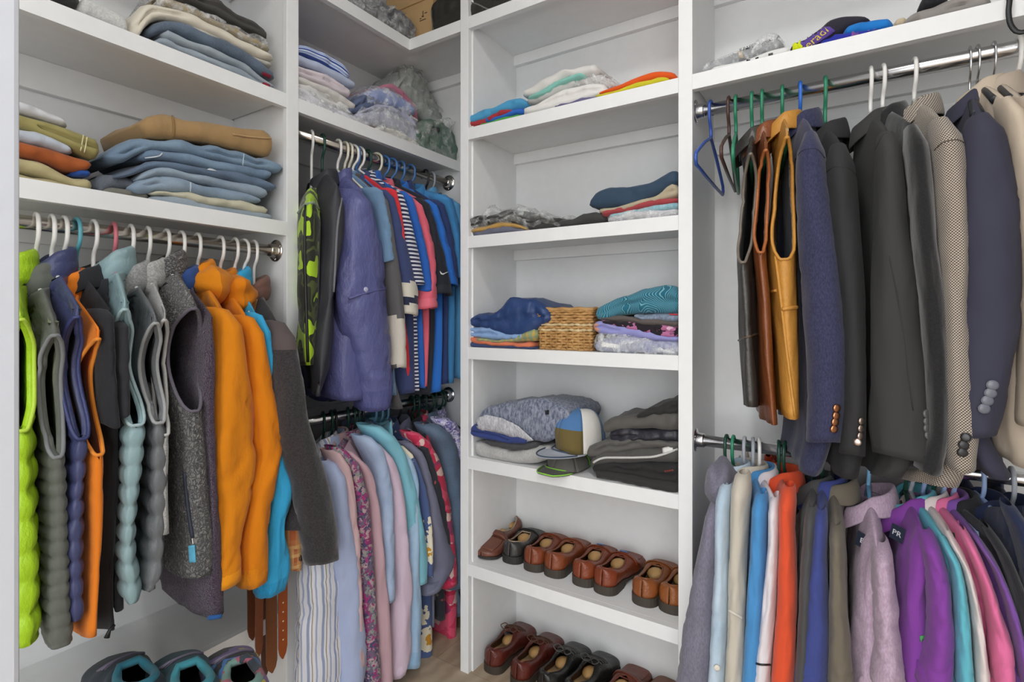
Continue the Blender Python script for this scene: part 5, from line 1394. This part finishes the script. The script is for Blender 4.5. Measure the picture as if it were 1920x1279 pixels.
fold('folded_shirt', 'black shirt with pink flowers', 'shirt', 'T', [(1124, 598, 605), (1165, 602, 616), (1210, 607, 628), (1245, 608, 634), (1274, 610, 633)], M('flower', '#221d24', '#b06a92', '#d8b0c4', sc=22), where=t3)
fold('folded_shirt', 'dark taupe shirt', 'shirt', 'T', [(1120, 592, 599), (1165, 590, 604), (1210, 596, 610), (1250, 600, 612), (1274, 600, 612)], cloth('#5d5653'), where=t3)
fold('folded_shirt', 'slate shirt with a red collar edge', 'shirt', 'T', [(1185, 588, 597), (1220, 588, 601), (1255, 586, 603), (1274, 588, 603)], M('heather', '#67758a', '#8593a6'), where=t3, parts=[fpatch('collar_edge', [(1252, 588), (1273, 585), (1273, 592), (1258, 592)], cloth('#b23a44'))])
fold('folded_shirt', 'large teal shirt with fine white scrolls', 'shirt', 'T', [(1112, 583, 597), (1128, 571, 600), (1150, 565, 594), (1175, 553, 590), (1200, 539, 588), (1235, 533, 588), (1262, 537, 588), (1274, 544, 586)], M('scroll', '#2b7389', '#1d5a70', '#8cbfc8'), where=t3, rough=.005)
# wicker basket
def basket():
    xa, xb = onY(1002, 640, YF + .016)[0], onY(1111, 640, YF + .016)[0]
    z0 = SH[2] + NT_
    z1 = onY(1056, 581, YF + .016)[2]
    y0, y1 = YF + .020, YF + .185
    T = thing('wicker_basket', 'honey coloured woven wicker basket between the folded shirts', 'basket', ((xa + xb) / 2, (y0 + y1) / 2, z0))
    wk = M('wood', '#c79c62', '#9a6f3c', .5); pale = M('wood', '#dcc9a0', '#b59a6a', .55)
    ins = .006
    nrow = 15
    h = (z1 - z0) / nrow
    def loopP(k, ph, amp=.0022, inset=0):
        P = []
        tp = .006 * (1 - k / nrow)
        xs0, xs1, ys0, ys1 = xa + ins + tp, xb - ins - tp, y0 + ins + tp, y1 - ins - tp
        per = [(xs0, ys0, xs1, ys0, 0, -1), (xs1, ys0, xs1, ys1, 1, 0), (xs1, ys1, xs0, ys1, 0, 1), (xs0, ys1, xs0, ys0, -1, 0)]
        for (ax, ay, bx, by, nx, ny) in per:
            m = 26
            for i in range(m):
                f = i / m
                s_ = amp * math.sin(f * 9 * 2 * math.pi * .5 * 2 + ph)
                P.append((ax + (bx - ax) * f + nx * s_, ay + (by - ay) * f + ny * s_, z0 + h * (k + .5) + .0012 * math.sin(f * 21 + k * 2)))
        return P
    for k in range(nrow):
        band_ = k in (6, 8, 9) or k == 7
        mesh('woven_strand', *tube_v(loopP(k, math.pi * (k % 2), .0028), h * .56, 6, closed=True), pale if k in (7, 9) else wk, T)
    rim = loopP(nrow - .3, 0, .0012)
    mesh('rim', *tube_v(rim, h * .75, 8, closed=True), wk, T)
    for i in range(10):
        x = xa + .014 + (xb - xa - .028) * i / 9
        for y in (y0 + .009, y1 - .009):
            mesh('stake', *tube_v([(x, y, z0), (x, y, z1)], .0028, 6), wk, T)
    box('base', (xa + .014, xb - .014, y0 + .014, y1 - .014, z0, z0 + .006), wk, T)
    P = [onY(1030, 583, YF + .06), onY(1040, 578, YF + .06), onY(1050, 579, YF + .06)]
    o = mesh('trinket', *tube_v(smooth_path(P + [P[-1] + [.01, 0, -.03]], 12), .004, 8), BLK, None, base=P[0])
    tag(o, 'dark rounded item peeping over the rim of the wicker basket', 'clutter')
    return T
basket()
t4 = 'on the cap shelf'
fold('folded_sweater', 'light grey knit trousers with a drawstring', 'trousers', 'T', [(884, 828, 850), (900, 836, 858), (925, 838, 864), (960, 846, 869), (1000, 840, 870), (1030, 838, 862)], M('heather', '#a5a4a2', '#b8b7b5', sc=300), where=t4, rough=.005)
fold('folded_shirt', 'dark grey shirt', 'shirt', 'T', [(905, 824, 832), (940, 829, 843), (975, 832, 846), (1005, 832, 842)], cloth('#4a4a4c'), where=t4)
fold('folded_shirt', 'navy blue tee shirt', 'shirt', 'T', [(877, 802, 816), (888, 797, 820), (920, 806, 828), (955, 813, 833), (988, 820, 834)], cloth('#384680'), where=t4)
HT = M('heather', '#5a6275', '#9297a6', sc=130); HT2 = M('heather', '#a9aab2', '#d0d0d4', sc=160)
fold('folded_sweater', 'thick heather grey blue sweater', 'sweater', 'T', [(890, 786, 806), (905, 770, 808), (925, 760, 812), (950, 755, 818), (985, 754, 826), (1015, 752, 830), (1040, 756, 822), (1060, 765, 806), (1070, 774, 794)], HT, where=t4, rough=.005,
     parts=[fpatch('emblem', [(1022, 770), (1026, 774), (1030, 769), (1030, 777), (1023, 778)], cloth('#23262e')), fpatch('pale_panel', [(893, 798), (900, 783), (915, 778), (945, 783), (975, 797), (1006, 826), (990, 829), (950, 815), (915, 807)], HT2, .009, .0015)])
def cap(label, px, py, z0, rx, ry, rz, yaw, cols, brim_col, tilt=-.15, bl=.07, edge=None, low=None):
    c = onY(px, py, YF + .075)
    c[2] = z0
    T = thing('baseball_cap', label, 'cap', c)
    ca, sa = math.cos(yaw), math.sin(yaw)
    def P(x, y, z):
        x, y, z = np.broadcast_arrays(np.asarray(x, float), y, z)
        return np.stack([c[0] + ca * x - sa * y, c[1] + sa * x + ca * y, c[2] + z], -1)
    nz = Wr(int(px), 7, .4, 1.2)
    np_ = len(cols)
    for k, m_ in enumerate(cols):
        b = np.linspace(2 * math.pi * k / np_, 2 * math.pi * (k + 1) / np_, 9)[None]
        a = np.linspace(0.0, math.pi / 2, 12)[:, None]
        rr = 1 + .07 * nz(np.cos(b) * np.cos(a), np.sin(b) * np.cos(a), np.sin(a))
        x = rx * np.cos(a) ** .6 * np.cos(b) * rr; y = ry * np.cos(a) ** .6 * np.sin(b) * rr; z = .004 + rz * np.sin(a) * rr + 0 * b
        o = mesh('crown_panel', P(x, y, z).reshape(-1, 3), quads(12, 9), [m_, low or m_], T, mi=[1 if low and k in (0, 5) and i < 32 else 0 for i in range(88)])
        md = o.modifiers.new('thickness', 'SOLIDIFY'); md.thickness = .003; md.offset = 0
    mesh('top_button', *disc_v(P(0, 0, rz + .003), (0, 0, 1), .006, .004), cols[0], T)
    b = np.linspace(-1.25, 1.25, 21)[None]; f = np.linspace(0, 1, 7)[:, None]
    x = rx * np.cos(b) * .97 + f * bl * np.cos(b) ** .5; y = (ry * .97 + 0 * f) * np.sin(b)
    z = .010 + f * (tilt * bl) - .25 * (y / ry) ** 2 * .03 - f * (y / ry) ** 2 * .012
    z = np.maximum(z, .0015)
    o = mesh('brim', P(x, y, z).reshape(-1, 3), quads(7, 21), brim_col, T)
    md = o.modifiers.new('thickness', 'SOLIDIFY'); md.thickness = .003; md.offset = 1
    if edge:
        mesh('brim_edge', *tube_v(P(x, y, z)[-1] + np.array([0, 0, .0015]), .0022, 6), edge, T)
        mesh('brim_seam', *tube_v(P(x, y, z)[1] + np.array([0, 0, .003]), .002, 6), edge, T)
    return T
zs4 = SH[1] + NT_
BLU, OLV, WHT, GRY = cloth('#4f78a8'), cloth('#6a5c34'), cloth('#d4d2cc'), cloth('#66645f')
cap('grey cap with lime green edging lying under the blue cap', 1066, 870, zs4, .075, .062, .05, -1.75, [GRY, GRY, cloth('#7fcf42'), GRY, GRY, GRY], cloth('#6c6a65'), -.08, .055, cloth('#8ed04a'))
cap('worn blue, olive and white cap with a pale grey brim', 1086, 850, zs4 + .060, .082, .070, .118, -1.95, [BLU, WHT, BLU, BLU, BLU, BLU], cloth('#b3b9c4'), -.25, .075, cloth('#3f4c60'), low=OLV)
t5 = 'in the dark pile on the cap shelf'
fold('folded_trousers', 'flat black trousers lowest', 'trousers', 'T', [(1112, 886, 897), (1145, 886, 902), (1190, 894, 914), (1230, 902, 922), (1262, 906, 927), (1274, 906, 922)], cloth('#333231'), where=t5, front=.004)
fold('folded_trousers', 'black sport trousers with red lettering', 'trousers', 'T', [(1106, 872, 888), (1140, 868, 890), (1190, 870, 896), (1240, 872, 906), (1274, 872, 908)], cloth('#2b2a2a'), where=t5, parts=[ftext('"""\'\'', 1256, 888, .018, cloth('#a0453a'), .3)])
fold('folded_trousers', 'charcoal track trousers with white piping', 'trousers', 'T', [(1104, 862, 874), (1130, 848, 872), (1175, 842, 870), (1230, 836, 868), (1274, 836, 870)], cloth('#504e4c'), where=t5, parts=[fstrip('piping', [(1106, 886), (1112, 868), (1135, 858), (1170, 858), (1220, 857), (1250, 850), (1270, 842)], .0032, cloth('#c9c7c3')),
     fpatch('pale_panel', [(1155, 875), (1185, 873), (1215, 868), (1228, 864), (1250, 870), (1240, 880), (1205, 888), (1185, 890), (1156, 893)], cloth('#b4b2ae'), .004, .003), fpatch('white_tip', [(1243, 842), (1262, 838), (1263, 845), (1244, 850)], cloth('#e0dfdb'), .004, .003)])
fold('folded_trousers', 'mid grey trousers jutting out', 'trousers', 'T', [(1095, 846, 858), (1110, 836, 858), (1140, 824, 852), (1190, 822, 846), (1235, 826, 842), (1274, 828, 842)], cloth('#5d5b58'), where=t5, rough=.005)
fold('folded_trousers', 'blue black trousers with shiny creases', 'trousers', 'T', [(1138, 806, 828), (1165, 802, 834), (1200, 806, 828), (1240, 812, 828), (1274, 812, 832)], nyl('#2c2c34', wr=20), where=t5, rough=.006)
fold('folded_trousers', 'taupe grey trousers near the top', 'trousers', 'T', [(1126, 789, 812), (1150, 786, 812), (1190, 783, 806), (1230, 777, 806), (1274, 776, 812)], cloth('#5a5753', wst=.6), where=t5, rough=.005)
fold('folded_trousers', 'black trousers topmost', 'trousers', 'T', [(1188, 778, 785), (1205, 770, 784), (1235, 760, 780), (1262, 752, 778), (1274, 748, 777)], cloth('#2f2e2d'), where=t5)

# ------------------------------------------------------------------ shelf above the suits
t6 = 'on the shelf above the suits'
fold('folded_shirt', 'white shirt printed with small black marks', 'shirt', 'T', [(1328, 130, 134), (1370, 114, 127), (1410, 102, 118), (1450, 90, 108), (1484, 80, 100)], cloth('#e2e2e1'), where=t6, parts=[fpatch('printed_mark', [(1400, 113), (1407, 112), (1406, 115), (1400, 116)], BLK), fpatch('printed_mark', [(1416, 109), (1422, 107), (1422, 112), (1417, 112)], BLK), fpatch('printed_mark', [(1441, 101), (1449, 99), (1450, 105), (1441, 107)], M('plain', '#4d4d4d', .6))])
fold('folded_shirt', 'grey shirt in clear film printed with black letters', 'shirt', 'T', [(1314, 128, 137), (1335, 112, 132), (1360, 100, 126), (1390, 88, 110), (1425, 76, 98), (1455, 67, 88), (1467, 72, 80)], cloth('#9a9b9e'), where=t6, wrap=CLR, front=.05, rough=.005, parts=[fpatch('beige_tape', [(1360, 98), (1392, 90), (1394, 108), (1386, 108), (1384, 97), (1368, 104)], cloth('#d9c19a')), ftext("lf PAPER mcCORA", 1424, 84, .012, BLK, .10)])
fold('folded_jersey', 'deep blue jersey with purple stripes', 'jersey', 'T', [(1530, 84, 91), (1560, 66, 84), (1600, 58, 72), (1640, 52, 63), (1668, 48, 56)], cloth('#2a34a0'), where=t6, parts=[fpatch('stripe_panel', [(1598, 58), (1610, 55), (1608, 69), (1594, 72)], cloth('#7a4f9a')), fpatch('stripe_panel', [(1622, 53), (1664, 48), (1664, 52), (1622, 61)], cloth('#6d5bb4'))])
fold('folded_shirt', 'bright azure shirt', 'shirt', 'T', [(1580, 52, 66), (1610, 42, 60), (1645, 34, 54), (1668, 31, 52), (1676, 31, 50)], cloth('#2078c8'), where=t6)
fold('folded_jersey', 'black and purple jersey with yellow lettering and cuff', 'jersey', 'T', [(1478, 88, 99), (1492, 76, 95), (1512, 68, 93), (1535, 54, 88), (1556, 34, 74), (1575, 27, 60), (1600, 26, 48), (1622, 28, 40), (1635, 31, 36)], cloth('#2c2a35'), where=t6, rough=.004,
     parts=[fpatch('purple_panel', [(1497, 85), (1508, 73), (1540, 52), (1556, 51), (1566, 58), (1556, 66), (1535, 80), (1513, 91)], cloth('#5b4494'), .003, .002), fpatch('yellow_cuff', [(1479, 97), (1482, 82), (1490, 75), (1500, 75), (1495, 86), (1507, 90), (1505, 94)], cloth('#d6e01e'), .003, .003), ftext('seradi', 1526, 75, .026, cloth('#d8c14a'), .62, .02)])
fold('folded_trousers', 'cream trousers peeping out', 'trousers', 'T', [(1672, 40, 51), (1690, 30, 46), (1706, 24, 42)], cloth('#c9b99c'), where=t6, front=.02)
fold('folded_shirt', 'stone grey shirt draped to the edge', 'shirt', 'T', [(1688, 40, 48), (1715, 22, 42), (1745, 8, 36), (1785, -4, 27), (1830, -14, 17), (1862, -18, 9)], cloth('#8f8a86'), where=t6, rough=.005)
fold('cap', 'black cap crown lying on the stone grey shirt', 'cap', 'T', [(1722, 4, 20), (1732, -6, 16), (1752, -12, 8), (1780, -18, 2)], cloth('#26262a'), where='above the suits', front=.02)
def strap():
    P = [onY(1893, -30, YF - .01), onY(1893, 0, YF - .012), onY(1891, 22, YF - .012), onY(1893, 40, YF - .012), onY(1900, 54, YF - .012), onY(1912, 61, YF - .012), onY(1930, 58, YF - .012), onY(1945, 20, YF - .012), onY(1946, -30, YF - .01)]
    P[0][1] = P[-1][1] = YF + .01
    P.insert(0, np.array([P[0][0] + .01, YF + .05, SH[4] + NT_ + .012])); P[1] = np.array([P[1][0], YF - .006, SH[4] + NT_ + .010])
    P[-1] = np.array([P[-2][0], YF - .006, SH[4] + NT_ + .010]); P.append(np.array([P[-1][0], YF + .05, SH[4] + NT_ + .012]))
    V, Q = tube_v(smooth_path(np.array(P), 40), .0045, 8, flat=.5)
    tag(mesh('bag_strap', V, Q, BLK, None, base=P[3]), 'thin black strap looping down over the shelf edge above the suits', 'strap')
strap()

# ------------------------------------------------------------------ shoes on the tower's shoe shelf and floor
def LT(a, b, r=.32): return M('leather', a, b, r)
SOLE, SOLE2 = M('plain', '#3c342c', .6), M('plain', '#2a2725', .6)
z5 = SH[0] + NT_
def blue_tab(T, P):
    a = P([.60, .60, .655, .655], [-.012, .012, .012, -.012], [.0675, .0675, .0615, .0615])
    V = np.concatenate([a, a + np.array([0, 0, .002])])
    mesh('blue_tab', V, [[3, 2, 1, 0], [4, 5, 6, 7], [0, 1, 5, 4], [1, 2, 6, 5], [2, 3, 7, 6], [3, 0, 4, 7]], M('plain', '#3a7cc0', .5), T, smooth=False)
def put(label, h, t, z, up, so, **k):
    a, b = onZ(h[0], h[1], z), onZ(t[0], t[1], z)
    yaw = math.atan2(b[1] - a[1], b[0] - a[0])
    return shoe('loafer' if k.get('style', 'loafer') == 'loafer' else 'lace_up_shoe', label, a[:2], yaw, z, up, so, **k)
put('brown and black moccasin turned round with its toe to the front', (968, 1000), (912, 1042), z5, LT('#7a4a3a', '#5a3428'), SOLE2, sh=.95, trim=LT('#b7a48c', '#9a866e'), L=.25, insole='#8d6a48')
put('black slip-on moccasin with tan rim beside the turned one', (955, 1058), (1010, 1006), z5, LT('#3a3735', '#262423'), SOLE2, sh=.95, trim=LT('#b7a48c', '#9a866e'), L=.26)
put('russet brown loafer, first of the matching pair', (995, 1073), (1052, 1018), z5, LT('#8a4526', '#6a3018'), SOLE, L=.275)
put('russet brown loafer, second of the matching pair', (1033, 1084), (1100, 1022), z5, LT('#8e4a2a', '#6e341b'), SOLE, L=.275)
blue_tab(*put('chestnut penny loafer with blue tab, first of its pair', (1088, 1101), (1142, 1040), z5, LT('#8c4424', '#6b2f17'), SOLE, L=.275))
blue_tab(*put('chestnut penny loafer with blue tab, second of its pair', (1128, 1116), (1188, 1054), z5, LT('#8a4023', '#682c16'), SOLE, L=.275))
put('tan leather loafer, first of the pair at the post', (1203, 1138), (1250, 1072), z5, LT('#95552a', '#75401c'), SOLE, L=.275)
put('tan leather loafer half hidden by the post', (1254, 1152), (1300, 1084), z5, LT('#9b5b2d', '#7b451e'), SOLE, L=.275)
OX = dict(style='oxford')
put('oxblood lace-up shoe at the panel end of the floor row', (918, 1264), (978, 1198), 0, LT('#6a2a20', '#3c1c18', .25), SOLE, lace=M('plain', '#5a3a2a', .7), **OX)
put('oxblood lace-up shoe second in the floor row', (968, 1290), (1030, 1218), 0, LT('#6a2a20', '#3c1c18', .25), SOLE, lace=M('plain', '#5a3a2a', .7), **OX)
put('black lace-up shoe third in the floor row', (1018, 1312), (1078, 1240), 0, LT('#2b2a29', '#191818', .25), SOLE2, lace=M('plain', '#555250', .7), **OX)
put('black dress shoe fourth in the floor row', (1068, 1332), (1130, 1258), 0, LT('#2a2928', '#191818', .25), SOLE2, lace=M('plain', '#4a4846', .7), **OX)
put('reddish brown shoe fifth in the floor row', (1128, 1362), (1190, 1282), 0, LT('#7c4030', '#5c2c20', .4), SOLE)
put('brown shoe sixth in the floor row', (1186, 1392), (1248, 1306), 0, LT('#84512f', '#643a20', .4), SOLE)
put('dark brown shoe last in the floor row', (1240, 1404), (1300, 1322), 0, LT('#5f3526', '#45261b', .4), SOLE)
# trainers on the low shelf under the vests
TEAL, TEAL2 = M('cloth', '#2f6f80'), M('cloth', '#3f8b98')
GRYL = M('plain', '#7a7286', .7)
def sneaker(label, px, py, yaw, up, trim, z=SH[0] + NT_, L=.29, lab=False):
    # px, py: centre of the shoe opening
    c = onZ(px, py, z + .10)
    ex, ey = math.cos(yaw), math.sin(yaw)
    h = (c[0] - ex * L * .25, c[1] - ey * L * .25)
    T, P = shoe('trainer', label, h, yaw, z, up, M('plain', '#22262a', .7), style='hiker', L=L, trim=trim, lace=GRYL, W=1.16)
    if lab:
        V = P([.10, .22, .22, .10], [.034, .036, .036, .034], [.072, .070, .084, .086])
        V2 = V + np.array([ey * .002, -ex * .002, 0])
        mesh('size_label', np.concatenate([V, V2]), [[0, 1, 2, 3], [7, 6, 5, 4], [0, 4, 5, 1], [1, 5, 6, 2], [2, 6, 7, 3], [3, 7, 4, 0]], M('plain', '#e6e6e2', .6), T, smooth=False)
sneaker('teal trainer with a white inner label under the teal vest', 256, 1262, math.radians(172), M('cloth', '#28333d'), TEAL, lab=True)
sneaker('teal trainer with dark laces in the middle of the low shelf', 362, 1266, math.radians(165), M('cloth', '#27474f'), TEAL2)
sneaker('rainbow coloured trainer beside the belts', 456, 1262, math.radians(160), M('print', '#2c2d33', ((.3, '#6d5a88'), (.5, '#3f6fa6'), (.7, '#a8503f'), (.85, '#a89a3a')), sc=22), M('print', '#39424a', ((.4, '#6f8f88'), (.7, '#a05a6a')), sc=40))
